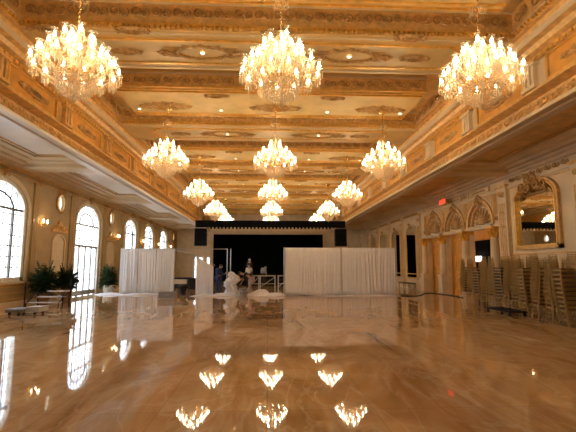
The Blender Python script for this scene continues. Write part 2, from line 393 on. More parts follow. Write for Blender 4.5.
# ------------------------------------------------------------------ left wall dressing
def arch_pts(yc,hw,z0,zs,rise,n=24):
    return [(yc-hw,z0)]+[(yc-hw*math.cos(PI*i/n),zs+rise*math.sin(PI*i/n)) for i in range(n+1)]+[(yc+hw,z0)]
def arch_ring(mb,yc,hw,z0,zs,rise,w,x0,x1,bottom=False):
    o=arch_pts(yc,hw,z0,zs,rise); i=arch_pts(yc,hw-w,z0,zs,rise-w)
    for k in range(len(o)-1):
        a,b_,c,d=o[k],o[k+1],i[k+1],i[k]
        mb.hexa([(x0,*a),(x0,*b_),(x0,*c),(x0,*d)],[(x1,*a),(x1,*b_),(x1,*c),(x1,*d)])
    if bottom: mb.box(x0,x1,yc-hw,yc+hw,z0,z0+w)
def arched_window(idx,yc,hw,z0,zs,rise,door=False):
    nm=('door_1' if door else 'window_%d'%idx)
    fr=MB(); arch_ring(fr,yc,hw,z0,zs,rise,.16,XL-.24,XL-.04,not door)
    root=st(nm,fr,M['white'])
    xm=XL-.16
    b=MB()
    # heavy bars: spring bar, two mullions, concentric inner arch
    hi=hw-.16; mz=hi*.42
    b.box(xm-.03,xm+.03,yc-hi,yc+hi,zs-.05,zs+.04)
    zt=zs+ (rise-.16)*math.sqrt(1-(mz/hi)**2)
    ir=.62
    pts=[(xm,yc-hi*ir*math.cos(PI*i/18),zs+(rise-.16)*ir*math.sin(PI*i/18)) for i in range(19)]
    b.tube(pts,.05,4)
    for q in (.25,.5,.75):
        c,s_=math.cos(PI*q),math.sin(PI*q); b.tube([(xm,yc-hi*ir*c,zs+(rise-.16)*ir*s_),(xm,yc-hi*c,zs+(rise-.16)*s_)],.025,4)
    if door:
        b.box(xm-.04,xm+.04,yc-hi,yc+hi,2.62,2.74)
        for q in (-.52,0.0,.52): b.box(xm-.04,xm+.04,yc+q*hi-.045,yc+q*hi+.045,0,2.65)
        for q in (-.52,.52): b.box(xm-.025,xm+.025,yc+q*hi-.02,yc+q*hi+.02,2.7,zs)
        for q in (-.98,-.55,-.49,-.03,.03,.49,.55,.98): b.box(xm-.03,xm+.03,yc+q*hi-.03,yc+q*hi+.03,.02,2.62)
        b.box(xm-.03,xm+.03,yc-hi,yc+hi,.02,.28)
        for sgn in (-1,1):
            MB().tube([(xm+.05,yc+sgn*.07,1.0),(xm+.1,yc+sgn*.07,1.02),(xm+.1,yc+sgn*.07,1.28),(xm+.05,yc+sgn*.07,1.3)],.012,6).build('door_handle',M['steel'],root)
    else:
        for q in (-ir,ir): b.box(xm-.04,xm+.04,yc+q*hi-.05,yc+q*hi+.05,z0+.1,zs)
    b.build('glazing_bars',M['midm' if door else 'darkm'],root)
    g=MB(); y=yc-hi+.02; n=8
    for i in range(1,n):
        yy=yc-hi+2*hi*i/n; t=(yy-yc)/hi; g.box(xm-.012,xm+.012,yy-.02,yy+.02,(2.74 if door else z0+.1),zs+(rise-.16)*math.sqrt(1-t*t))
    zz=z0+.55
    while zz<zs-.1:
        if not door or zz>2.8: g.box(xm-.012,xm+.012,yc-hi,yc+hi,zz-.019,zz+.019)
        zz+=.42
    if door:
        for zz in (.85,1.4,1.95): g.box(xm-.012,xm+.012,yc-hi,yc+hi,zz-.01,zz+.01)
    g.build('thin_muntins',M['midm'],root)
    p=MB(); ap=arch_pts(yc,hi,z0+.02,zs,rise-.16); p.add([(xm,y,z) for y,z in ap],[tuple(range(len(ap)))])
    p.build('pane',M['pane'],root,norm=False)
    # moulded surround on the wall face
    su=MB(); arch_ring(su,yc,hw+.16,z0 if door else z0-.05,zs,rise+.16,.16,XL-.01,XL+.05); 
    trim(su,M['cream'])
    key=MB().box(XL,XL+.14,yc-.14,yc+.14,zs+rise+.02,zs+rise+.34); key.merge(SCs,Matrix(((0,-1,0,XL+.15),(1,0,0,yc),(0,0,1,zs+rise+.25),(0,0,0,1)))); trim(key,M['goldd'])
    if not door: trim(MB().box(XL-.05,XL+.16,yc-hw-.2,yc+hw+.2,z0-.1,z0-.02),M['cream'])
for i,w in enumerate(WIN): arched_window(i+1,*w)
arched_window(0,*DOORW,door=True)
for i,yc in enumerate(CIRC):
    b=MB(); 
    ring=lambda r,rr,x,n=28:[(x,yc+r*math.cos(2*PI*k/n),4.6+rr*math.sin(2*PI*k/n)) for k in range(n)]
    root=MB().tube(ring(.39,.45,XL+.02),.07,8,closed=True).build('window_%d'%(len(WIN)+1+i),M['goldd'],smooth=True,kind='structure')
    MB().tube(ring(.33,.39,XL-.1),.04,6,closed=True).build('window_frame',M['white'],root)
    p=MB().add(ring(.36,.42,XL-.15),[tuple(range(28))]); p.build('pane',M['pane'],root,norm=False)
    bb=MB(); band(bb,SCs,(XL+.04,yc-.4,5.18),(XL+.04,yc+.4,5.18),(1,0,0),(0,0,1),.4); trim(bb,M['goldd'])
    # arched blind niche with gilt pediment below the oculus
    nb=MB(); arch_ring(nb,yc,.62,1.1,2.7,.42,.1,XL,XL+.06,True)
    trim(nb,M['cream'])
    nf=MB(); ap=arch_pts(yc,.52,1.15,2.7,.32); nf.ext(ap,lambda u,v,t:(t,u,v),XL,XL+.02); trim(nf,M['stone'])
    pd=MB().ext([(yc-.75,3.2),(yc+.75,3.2),(yc+.72,3.3),(yc+.25,3.45),(yc+.1,3.75),(yc-.1,3.75),(yc-.25,3.45),(yc-.72,3.3)],lambda u,v,t:(t,u,v),XL,XL+.09)
    band(pd,SC,(XL+.1,yc-.5,3.4),(XL+.1,yc+.5,3.4),(1,0,0),(0,0,1),.5); trim(pd,M['gold'])
# pilasters, dado, baseboard
pil=MB(); pc=MB(); pan=MB()
edges=sorted([w[0]+q*(w[1]+.5) for w in WIN+[DOORW] for q in (-1,1)])
for y in edges:
    if y<YB+.3: continue
    pil.box(XL,XL+.07,y-.19,y+.19,.2,5.05); pc.box(XL,XL+.1,y-.24,y+.24,5.05,5.12); 
    band(pc,SCs,(XL+.09,y-.2,5.25),(XL+.09,y+.2,5.25),(1,0,0),(0,0,1),.4)
    for q in (-.08,.08): pil.tube([(XL+.07,y+q,.9),(XL+.07,y+q,4.9)],.02,5)
trim(pil,M['wall']); trim(pc,M['goldd'])
dd=MB()
segs=[(YB,DOORW[0]-DOORW[1]-.16),(DOORW[0]+DOORW[1]+.16,YF)]
for a,b_ in segs:
    dd.box(XL,XL+.1,a,b_,.86,.94).box(XL,XL+.05,a,b_,.78,.82).box(XL,XL+.04,a,b_,.3,.34).box(XL,XL+.04,a,b_,.54,.57)
trim(dd,M['gold'])
trim(MB().box(XL,XL+.05,YB,YF,5.16,5.2).box(XL,XL+.09,YB,YF,5.36,5.42),M['gold'])
bl=MB()
for a,b_ in segs: bl.ext([(0,0),(.1,0),(.1,.16),(.06,.22),(0,.22)],lambda u,v,t:(XL+u,t,v),a,b_)
st('baseboard_left',bl,M['stone'])
# ------------------------------------------------------------------ right wall dressing
br=MB()
for a,b_ in ((YB,18.0),(26.3,YF)): br.ext([(0,0),(.1,0),(.1,.18),(.06,.26),(0,.26)],lambda u,v,t:(XR-u,t,v),a,b_)
st('baseboard_right',br,M['stone'])
t1,t2,t3=MB(),MB(),MB()
for y in (2.1,5.6,9.1,12.75,17.25,27.3,30.9,34.35,37.9,41.5,44.6):
    w=.34 if y<20 else .22
    t1.box(XR-.12,XR,y-w,y+w,.1,5.05); t1.box(XR-.16,XR,y-w-.05,y+w+.05,.1,.6)
    for q in (-.6,-.2,.2,.6): t2.box(XR-.14,XR-.12,y+q*w-.02,y+q*w+.02,.8,4.3)
    t3.box(XR-.18,XR,y-w-.06,y+w+.06,5.0,5.1)
    band(t3,SC,(XR-.14,y+w,4.7),(XR-.14,y-w,4.7),(-1,0,0),(0,0,1),.5)
    for zz in (3.9,3.3): band(t3,SCs,(XR-.14,y+.2,zz),(XR-.14,y-.2,zz),(-1,0,0),(0,0,1),.4)
trim(t1,M['wallr']); trim(t2,M['gold']); trim(t3,M['gold'])
t4=MB()
for z0,z1,d in ((4.95,5.0,.05),(5.36,5.42,.1),(1.02,1.08,.06)):
    for a,b_ in ((YB,17.6),(26.7,YF)) if z0<4 else ((YB,YF),): t4.box(XR-d,XR,a,b_,z0,z1)
trim(t4,M['cream'])
t7=MB(); t8=MB()
def rframe(mb,y0,y1,z0,z1,w=.05,d=.035):
    mb.box(XR-d,XR,y0,y1,z0,z0+w).box(XR-d,XR,y0,y1,z1-w,z1).box(XR-d,XR,y0,y0+w,z0,z1).box(XR-d,XR,y1-w,y1,z0,z1)
for a,b_ in ((5.95,8.75),(9.45,12.4),(13.1,16.9)): rframe(t7,a+.1,b_-.1,1.25,2.1); rframe(t7,a+.05,b_-.05,1.15,4.9,.04)
for a,b_ in ((5.95,8.75),(9.45,12.4),(13.1,16.9),(27.5,30.7),(31.1,34.1),(34.6,37.7),(38.1,41.2)): rframe(t7,a+.1,b_-.1,.35,.7 if a>20 else .95,.03); band(t8,SCs,(XR-.02,b_-.1,5.2),(XR-.02,a+.1,5.2),(-1,0,0),(0,0,1),.42)
for y in (20.72,23.5,26.3,17.95):
    for q in (-.16,-.08,0,.08,.16): t7.box(XR-.03,XR,y+q-.012,y+q+.012,3.9 if q else 3.75,4.85)
    band(t8,SC,(XR-.03,y+.2,3.75),(XR-.03,y-.2,3.75),(-1,0,0),(0,0,1),.4)
for y,hw in ((19.35,1.12),(22.1,1.12),(24.9,1.12)):
    for sg in (-1,1):
        for k in range(6):
            q=.45+.13*k; zz=3.55+1.3*math.sqrt(max(0,1-(q/1.28)**2)); t7.box(XR-.025,XR,y+sg*q-.012,y+sg*q+.012,zz+.05,4.9)
    t8.tube([(XR-.06,y-.35,4.78),(XR-.08,y,5.02),(XR-.06,y+.35,4.78)],.04,5)
trim(t7,M['gold']); trim(t8,M['goldd'])
# frieze tablets with dark slots above the arcade
t5=MB(); t6=MB()
for y in (19.35,22.1,24.9):
    for (a,b_,c,d) in ((y-1.0,y+1.0,5.06,5.09),(y-1.0,y+1.0,5.28,5.31),(y-1.0,y-.96,5.06,5.31),(y+.96,y+1.0,5.06,5.31)): t5.box(XR-.05,XR,a,b_,c,d)
    t6.box(XR-.04,XR,y-.6,y+.6,5.16,5.21)
    band(t5,SCs,(XR-.04,y+1.6,5.18),(XR-.04,y+1.2,5.18),(-1,0,0),(0,0,1),.4)
trim(t5,M['gold']); trim(t6,M['goldd'])
# arcade tympana and arch mouldings
ty=MB(); am=MB(); sh=MB(); en=MB(); bk=MB()
for y,hw in ARC:
    arch_ring(am,y,hw+.14,3.5,3.55,1.26,.14,XR-.08,XR+.02)
    arch_ring(am,y,hw-.12,3.5,3.55,1.0,.07,XR+.02,XR+.14)
    ap=arch_pts(y,hw,3.5,3.55,1.12); ty.ext(ap,lambda u,v,t:(t,u,v),XR+.14,XR+.22)
    for k in range(9):  # shell ribs
        a=PI*(k+.5)/9; sh.tube([(XR+.12,y,3.62),(XR+.03,y-math.cos(a)*.5,3.62+math.sin(a)*.45),(XR+.08,y-math.cos(a)*.82,3.6+math.sin(a)*.82)],[.03,.07,.03],5)
    band(sh,SCb,(XR-.06,y+.5,4.72),(XR-.06,y-.5,4.72),(-1,0,0),(0,0,1),.9)
    en.box(XR-.1,XR+.25,y-hw,y+hw,3.36,3.52); en.box(XR-.16,XR+.25,y-hw,y+hw,3.46,3.52)
trim(ty,M['stone']);trim(am,M['gold']);trim(sh,M['goldd']);trim(en,M['stone'])
# blind orange panels closing the two far bays
bp=MB(); bf=MB()
for y in (22.1,24.9):
    bp.box(XR+.34,XR+.4,y-1.2,y+1.2,0,3.5)
    for z0,z1 in ((.3,1.0),(1.25,3.1)):
        for q in (-.75,.75): bf.box(XR+.3,XR+.34,y+q-.03,y+q+.03,z0,z1)
        bf.box(XR+.3,XR+.34,y-.78,y+.78,z0,z0+.05).box(XR+.3,XR+.34,y-.78,y+.78,z1-.05,z1)
trim(bp,M['orange']); trim(bf,M['goldb'])
st('dark_passage_panel',MB().box(XR+1.42,XR+1.5,20.6,23.6,0,3.0),M['blackc'])  # black sheet stands in for the darkness of the open passage
# lit panel glimpsed deep in the open bay
lm=thing('wall_lamp',(XR+1.2,22.2,1.85),'glowing white box lamp on the alcove wall inside the open arch','lamp')
MB().box(0,.2,-.15,.2,0,.28).build('lamp_shade',M['screen'],lm); MB().box(.1,.2,-.06,.1,-.1,.0).build('lamp_bracket',M['cup'],lm)
# columns
def column(y,lab):
    t=thing('column',(XR-.12,y,0),lab,'column','arcade columns')
    MB().box(-.3,.3,-.3,.3,0,.12).box(-.25,.25,-.25,.25,.12,1.02).box(-.3,.3,-.3,.3,1.02,1.1).build('pedestal',M['stone'],t)
    b=MB().lathe([(.25,1.1),(.26,1.14),(.22,1.18),(.24,1.22),(.2,1.27),(.2,1.8),(.175,2.85),(.19,2.88)],20); b.build('shaft',M['wallr'],t,smooth=True)
    c=MB().lathe([(.18,2.86),(.19,2.95),(.22,3.1),(.29,3.26)],16)
    for ring,(z,r) in enumerate(((2.9,.2),(3.05,.23))):
        for k in range(8):
            a=2*PI*(k+ring*.5)/8; c.tube([(r*.9*math.cos(a),r*.9*math.sin(a),z),(r*1.15*math.cos(a),r*1.15*math.sin(a),z+.14),(r*1.55*math.cos(a),r*1.55*math.sin(a),z+.17)],[.035,.05,.015],5)
    for a in (PI/4,3*PI/4,5*PI/4,7*PI/4): c.tube([(.24*math.cos(a+q),.24*math.sin(a+q),3.22) if q else (.38*math.cos(a),.38*math.sin(a),3.2) for q in (-.4,0,.4)],.04,6)
    c.box(-.3,.3,-.3,.3,3.27,3.36); c.build('capital',M['goldb'],t)
for y,lab in ((26.25,'round column with gilt capital farthest along the right wall arcade'),(23.5,'round column with gilt capital between the two closed arches'),(20.72,'round column with gilt capital left of the open dark arch'),(17.98,'round column with gilt capital nearest the viewer beside stacked chairs')): column(y,lab)
# mirrors
def mirror(y0,y1,z0,zs,rise,lab,big):
    yc,hw=(y0+y1)/2,(y1-y0)/2
    t=thing('wall_mirror',(XR,yc,z0),lab,'mirror','mirrors along the right wall')
    f=MB(); arch_ring(f,0,hw+.14,-.14,zs-z0,rise+.14,.14,-.12 if big else -.05,0,True); f.build('frame',M['gold' if big else 'cream'],t)
    g=MB(); arch_ring(g,0,hw+.02,-.02,zs-z0,rise+.02,.05,-.15 if big else -.07,-.02,True); g.build('gilt_bead',M['goldb'],t)
    p=MB(); ap=arch_pts(0,hw,0,zs-z0,rise); p.add([(-.03,y,z) for y,z in ap],[tuple(range(len(ap)))]); p.build('mirror_glass',M['mirror'],t,norm=False)
    c=MB(); T=zs-z0+rise
    if big:
        band(c,SCb,(-.16,.9,T-.18),(-.16,-.9,T-.18),(-1,0,0),(0,0,1),.6); band(c,SCb,(-.18,.35,T+.1),(-.18,-.35,T+.1),(-1,0,0),(0,0,1),.7)
        for s_ in (-1,1): band(c,SC,(-.16,s_*hw,T-.6),(-.16,s_*(hw-.5),T-.4),(-1,0,0),(0,0,1),.6)
    else: band(c,SC,(-.14,.3,T+.1),(-.14,-.3,T+.1),(-1,0,0),(0,0,1),.6)
    c.build('crest',M['goldd'],t)
mirror(13.95,16.3,2.38,4.25,.6,'large arched mirror above the stacked chairs reflecting a chandelier',True)
mirror(6.3,8.4,2.38,4.25,.6,'arched mirror on the right wall nearest the viewer, outside the frame',True)
mirror(28.05,30.1,.78,3.9,.55,'tall arched dark mirror nearest the column arcade',False)
mirror(31.5,33.7,.78,3.9,.55,'tall arched dark mirror second along from the arcade',False)
mirror(35.0,37.2,.78,3.9,.55,'tall arched dark mirror third along, beside the right drape',False)
mirror(38.6,40.8,.78,3.9,.55,'tall arched dark mirror last along the right wall',False)
# EXIT sign
def text_mesh(txt,size,depth):
    c=bpy.data.curves.new('t','FONT'); c.body=txt; c.size=size; c.extrude=depth; c.align_x='CENTER'; c.align_y='CENTER'
    o=bpy.data.objects.new('t',c); COL.objects.link(o); bpy.context.view_layer.update()
    me=bpy.data.meshes.new_from_object(o.evaluated_get(bpy.context.evaluated_depsgraph_get())); bpy.data.objects.remove(o); return me
t=thing('exit_sign',(XR-.35,22.7,5.08),'red lettered exit sign under the right aisle ceiling above the arches','sign')
MB().box(-.02,.02,-.42,.42,0,.3).build('plate',M['pale'],t)
MB().tube([(0,-.25,.3),(0,-.25,.52)],.012,5).build('hanger',M['cup'],t); MB().tube([(0,.25,.3),(0,.25,.52)],.012,5).build('hanger',M['cup'],t)
me=text_mesh('EXIT',.34,.008); me.materials.clear(); me.materials.append(M['exitr'])
o=bpy.data.objects.new('letters',me); COL.objects.link(o); o.parent=t; o.matrix_local=Matrix(((0,0,-1,-.035),(-1,0,0,0),(0,1,0,.15),(0,0,0,1)))
# ------------------------------------------------------------------ far wall dressing
fd=MB()
for z in [.6+.45*i for i in range(10)]:
    for x0,x1 in ((XL,SX0-.38),(SX1+.5,XR)):
        if z<2.9 and x0==XL: fd.box(XL,-8.2,YF-.03,YF,z-.2,z+.2); continue
        fd.box(x0,x1,YF-.03,YF,z-.2,z+.2)
trim(fd,M['stone'])
trim(MB().box(SX0-.35,SX0,YF-.1,YF,0,SZ+.3).box(SX1,SX1+.35,YF-.1,YF,0,SZ+.3).box(SX0-.35,SX1+.35,YF-.12,YF,SZ,SZ+.35),M['cream'])
trim(MB().box(-8.2,-8.1,YF-.06,YF,0,2.7).box(-7.1,-7.0,YF-.06,YF,0,2.7).box(-8.2,-7.0,YF-.06,YF,2.6,2.72),M['white'])
d3=MB().box(-8.08,-8.0,YF+.1,YF+.16,0,2.6).box(-7.2,-7.12,YF+.1,YF+.16,0,2.6).box(-8.0,-7.2,YF+.1,YF+.16,2.5,2.6).box(-8.0,-7.2,YF+.1,YF+.16,0,.3).box(-8.0,-7.2,YF+.11,YF+.15,1.2,1.26)
d3=st('door_3',d3,M['white']); p=MB().add([(-8,YF+.13,.3),(-7.2,YF+.13,.3),(-7.2,YF+.13,2.5),(-8,YF+.13,2.5)],[(0,1,2,3)]); p.build('pane',M['pane'],d3,norm=False)
d4=st('door_4',MB().box(-6.75,-6.7,YF+.1,YF+.16,0,2.6).box(-6.45,-6.4,YF+.1,YF+.16,0,2.6).box(-6.7,-6.45,YF+.1,YF+.16,2.5,2.6).box(-6.7,-6.45,YF+.1,YF+.16,0,.3),M['white']); p=MB().add([(-6.7,YF+.13,.3),(-6.45,YF+.13,.3),(-6.45,YF+.13,2.5),(-6.7,YF+.13,2.5)],[(0,1,2,3)]); p.build('pane',M['pane'],d4,norm=False)
# stage deck and black back curtain folds
stg=MB().box(SX0,SX1,YF+.05,YF+6,0,.55); st('floor_stage',stg,M['blackc'])
def drape_mesh(w,h,folds,amp,nx=None,seed=1,sag=0,flare=.35,top=None,bottomz=0):
    """hanging cloth in x,z, folds along y; two skins give it thickness"""
    rr=random.Random(seed); nx=nx or folds*12; nz=10; b=MB(); ph=[rr.uniform(0,6.3) for _ in range(4)]
    vs=[]
    for th in (0,.012):
        for j in range(nz+1):
            v=j/nz
            for i in range(nx+1):
                u=i/nx; x=(u-.5)*w
                a=amp*(.45+flare*(1-v)*1.6)
                wp=u+.035*math.sin(7*u+ph[1])+.02*math.sin(17*u+ph[2])+.012*math.sin(3*v+9*u); am=.55+.45*math.sin(11*u+ph[3])*math.sin(5*u+ph[0]); y=a*(am*math.sin(folds*2*PI*wp+ph[0])+.4*math.sin(folds*4.7*PI*wp+ph[2])+.6*math.sin(2.6*PI*u+ph[3])*(1.2-v))
                zt=top(u) if top else h
                z=bottomz+(zt-bottomz)*v
                if j==0: z+=.015*math.sin(9*u+ph[1])
                vs.append((x,y+th,z))
    fs=[]; W=nx+1; N=W*(nz+1)
    for L in (0,N):
        for j in range(nz):
            for i in range(nx):
                q=(L+j*W+i,L+j*W+i+1,L+(j+1)*W+i+1,L+(j+1)*W+i); fs.append(q if L==0 else q[::-1])
    for i in range(nx): fs.append((i,N+i,N+i+1,i+1)); k=nz*W; fs.append((k+i,k+i+1,N+k+i+1,N+k+i))
    for j in range(nz):
        a=j*W; c=(j+1)*W; fs.append((a,c,N+c,N+a)); a+=nx; c+=nx; fs.append((a,N+a,N+c,c))
    return b.add(vs,fs)
t=drape_mesh(12,4.4,40,.09,seed=5).build('stage_curtain',M['blackc'],smooth=True); t.location=(0,YF+5.5,.56); tag(t,'black velvet curtain across the back of the dark stage','curtain')
# ------------------------------------------------------------------ hanging black stage beam & loudspeakers
t=thing('stage_valance_beam',(.22,32.6,4.52),'long black beam with scalloped fringe hung across the hall above the stage','beam')
MB().box(-5.95,5.95,-.2,.2,.12,.66).build('beam_box',M['blackc'],t)
b=MB()
for i in range(36):
    x=-5.0+10.0*i/35
    b.tube([(x-.14,-.16,.12),(x-.09,-.17,-.02),(x,-.18,-.08),(x+.09,-.17,-.02),(x+.14,-.16,.12)],.035,5)
b.build('fringe',M['stone'],t)
MB().box(-5.0,5.0,-.02,.1,-.02,.12).build('light_bar',M['blackc'],t)
b=MB()
for x in (-5.6,-2.8,0,2.8,5.6): b.tube([(x,0,.66),(x,0,2.2)],.012,5)
b.build('hanging_cable',M['darkm'],t)
for x,lab in ((-5.33,'tall black hanging loudspeaker at the left end of the beam'),(5.72,'tall black hanging loudspeaker at the right end of the beam')):
    t=thing('hanging_loudspeaker',(x+.05,32.45,3.16),lab,'loudspeaker','loudspeakers hung from the black beam')
    for k in range(4):
        MB().ext([(-.46,0),(.46,0),(.46,.33),(-.46,.33)],lambda u,v,tt:(u,tt,v+k*.35),-.25+.02*k,.2).build('speaker_cabinet',M['black'],t)
    MB().box(-.42,.42,-.275,-.26,.04,1.34).build('grille',M['blackc'],t)
    MB().tube([(0,0,1.35),(0,.0,1.6)],.03,6).build('bracket',M['darkm'],t)
# ------------------------------------------------------------------ chandelier
def jewel_ring(b,r,z,n,w,h,ph=0):
    for i in range(n):
        a=2*PI*i/n+ph; b.gem((r*math.cos(a),r*math.sin(a),z),w,h)
def make_chandelier():
    t=thing('chandelier',(0,0,0),'','chandelier','crystal chandeliers')
    H=(ZC-5.16)/.935
    MB().lathe([(.02,H-.2),(.09,H-.16),(.14,H-.05),(.2,H-.01),(.2,H+.015)],16).build('ceiling_canopy',M['cup'],t,smooth=True)
    b=MB(); z=.95; i=0
    while z<H-.2:
        d=(.022,0) if i%2 else (0,.022)
        b.tube([(d[0],d[1],z),(0,0,z+.035),(-d[0],-d[1],z),(0,0,z-.035)],.007,4,closed=True); z+=.055; i+=1
    b.build('chain',M['cup'],t)
    MB().lathe([(.0,-.72),(.03,-.7),(.05,-.66),(.03,-.6),(.05,-.3),(.09,-.22),(.05,-.12),(.035,.1),(.08,.16),(.04,.22),(.03,.42),(.07,.48),(.035,.54),(.025,.72),(.055,.78),(.02,.86),(.012,.97)],14).build('stem',M['crystal'],t,smooth=True)
    b=MB().tube([(.27*math.cos(2*PI*i/24),.27*math.sin(2*PI*i/24),-.16) for i in range(24)],.022,6,closed=True)
    b.tube([(.3*math.cos(2*PI*i/24),.3*math.sin(2*PI*i/24),-.2) for i in range(24)],.012,6,closed=True)
    for i in range(12):
        a=PI*i/6; b.tube([(.05*math.cos(a),.05*math.sin(a),-.1),(.27*math.cos(a),.27*math.sin(a),-.16)],.008,4)
        b.gem((.29*math.cos(a),.29*math.sin(a),-.08),.02,.07)
    b.build('gilt_ring',M['cup'],t)
    b=MB()
    for j in range(9):
        v=j/8; r=.37*math.sqrt(max(.02,1-(v*.93)**3.4)); jewel_ring(b,r,-.18-.36*v,int(8+26*r/.37),.015,.08,ph=j*.3)
    for i in range(12):
        a=PI*i/6; b.tube([(.37*math.sqrt(max(.02,1-(j/8*.93)**3.4))*math.cos(a),.37*math.sqrt(max(.02,1-(j/8*.93)**3.4))*math.sin(a),-.19-.36*j/8) for j in range(9)]+[(0,0,-.58)],.006,4)
    for j in range(9):
        r=.37*math.sqrt(max(.02,1-(j/8*.93)**3.4)); b.tube([(r*math.cos(2*PI*i/24),r*math.sin(2*PI*i/24),-.185-.36*j/8) for i in range(24)],.007,4,closed=True)
    jewel_ring(b,.06,-.55,5,.02,.08); b.gem((0,0,-.57),.03,.1)
    b.build('crystal_basket',M['crystal'],t)
    b=MB()
    for zz,r,n in ((1.5,.12,10),(1.42,.16,10)): jewel_ring(b,r,zz,n,.014,.12)
    b.tube([(.16*math.cos(2*PI*i/16),.16*math.sin(2*PI*i/16),1.42) for i in range(16)],.006,4,closed=True)
    for i in range(5):
        a=2*PI*i/5; b.tube([(0,0,1.54),(.12*math.cos(a),.12*math.sin(a),1.5),(.16*math.cos(a),.16*math.sin(a),1.42)],.005,4)
    b.build('crystal_crown',M['crystal'],t)
    for n,r0,z0,r1,z1 in ((8,.07,.8,.3,.55),(10,.07,.5,.5,.3),(12,.1,.2,.72,-.02),(14,.74,-.06,.3,-.2)):
        b=MB(); P=[]
        for k in range(8):
            q=k/7; P.append((r0+(r1-r0)*q,0,z0+(z1-z0)*q-.12*math.sin(PI*q)))
        b.tube(P,.005,4)
        for k in range(7):
            q=(k+.5)/7; b.gem((r0+(r1-r0)*q,0,z0+(z1-z0)*q-.12*math.sin(PI*q)+.01),.014,.06)
        me=b.mesh('bead_swag',M['crystal'])
        for i in range(n):
            o=bpy.data.objects.new('bead_swag',me); COL.objects.link(o); o.parent=t; o.rotation_euler=(0,0,2*PI*i/n)
    # arms
    shade=MB().lathe([(.022,.0),(.045,.03),(.05,.07),(.036,.12),(.034,.15),(.05,.185),(.07,.2)],10).mesh('glass_shade',M['shade'],True,norm=False)
    bulb=MB().lathe([(.0,.025),(.013,.035),(.019,.07),(.013,.11),(.0,.155)],8).mesh('candle_bulb',M['bulb'],True)
    dr=MB()
    for i in range(9):
        a=2*PI*i/9; dr.gem((.065*math.cos(a),.065*math.sin(a),-.01),.012,.05); dr.gem((.065*math.cos(a),.065*math.sin(a),-.06),.017,.125+.03*(i%2))
    dr.gem((0,0,-.08),.022,.2); dr.gem((-.1,0,-.12),.014,.12); dr.gem((-.17,0,-.15),.014,.12)
    drops=dr.mesh('crystal_drops',M['crystal'])
    for n,r,z,ph in ((4,.24,.62,.3),(7,.44,.40,.1),(10,.62,.18,.2),(13,.78,-.03,.05)):
        zi=z*.55-.12
        pts=[]
        for q in range(10):
            u=q/9; rr=.05+(r-.05)*u; zz=zi+(z-.03-zi)*u*u - .13*math.sin(PI*min(1,u*1.15))*(.5+r*.5); pts.append((rr-r,0,zz-z))
        pts[-1]=(0,0,-.02)
        b=MB().tube(pts,.013,6); b.lathe([(.015,-.02),(.03,-.015),(.072,.0),(.075,.008),(.025,.006),(.018,.03),(.0,.031)],12)
        am=b.mesh('arm',M['crystal'] ,True)
        for i in range(n):
            a=2*PI*i/n+ph
            o=bpy.data.objects.new('arm',am); COL.objects.link(o); o.parent=t; o.location=(r*math.cos(a),r*math.sin(a),z); o.rotation_euler=(0,0,a)
            for nm,me in (('glass_shade',shade),('candle_bulb',bulb),('crystal_drops',drops)):
                c=bpy.data.objects.new(nm,me); COL.objects.link(c); c.parent=o
    return t
ch0=make_chandelier(); index_kids()
rown=['nearest row','second row','third row','fourth row','fifth row, behind beam']
coln=['left','middle','right']
for i,y in enumerate(CH_Y):
    for j,x in enumerate(CH_X):
        o=ch0 if i==j==0 else copy_tree(ch0)
        o.location=(x+(.08,0,.06)[j],y,5.16); o.rotation_euler=(0,0,R.uniform(0,1)); o.scale=(.91,.91,.935)
        o['label']='crystal candle chandelier, %s one of the %s'%(coln[j],rown[i])
# downlights
dl=thing('ceiling_downlight',(0,0,0),'','downlight','small ceiling downlights')
MB().tube([(.06*math.cos(2*PI*i/18),.06*math.sin(2*PI*i/18),-.01) for i in range(18)],.02,6,closed=True).build('trim_ring',M['white'],dl)
MB().lathe([(0,-.012),(.042,-.012),(.042,.0)],14).build('lens',M['down'],dl)
index_kids(); first=True; bn=0
for k in range(-1,5):
    y=CH_Y[0]+k*PER
    for (x,yy,z,nm) in ((-1.72,y+2.9,ZC-.03,'left medallion'),(2.1,y+2.9,ZC-.03,'right medallion'),(-5.0,y+.3,ZC-.0,'left end panel'),(-1.7,y+.3,ZC,'panel between left and middle chandeliers'),(2.1,y+.3,ZC,'panel between middle and right chandeliers'),(5.0,y+.3,ZC,'right end panel')):
        if k<0 and 'panel' in nm: continue
        if abs(x)==5.0: x=x*.93+.1
        o=dl if first else copy_tree(dl); first=False; o.location=(x,yy,z)
        where=('beyond the %s chandelier row'%['nearest','second','third','fourth','fifth'][k]) if 'medallion' in nm else ('at the %s chandelier row'%['nearest','second','third','fourth','fifth'][k])
        if k<0: where='overhead, nearer than any chandelier'
        o['label']='small round downlight in the %s %s'%(nm,where)
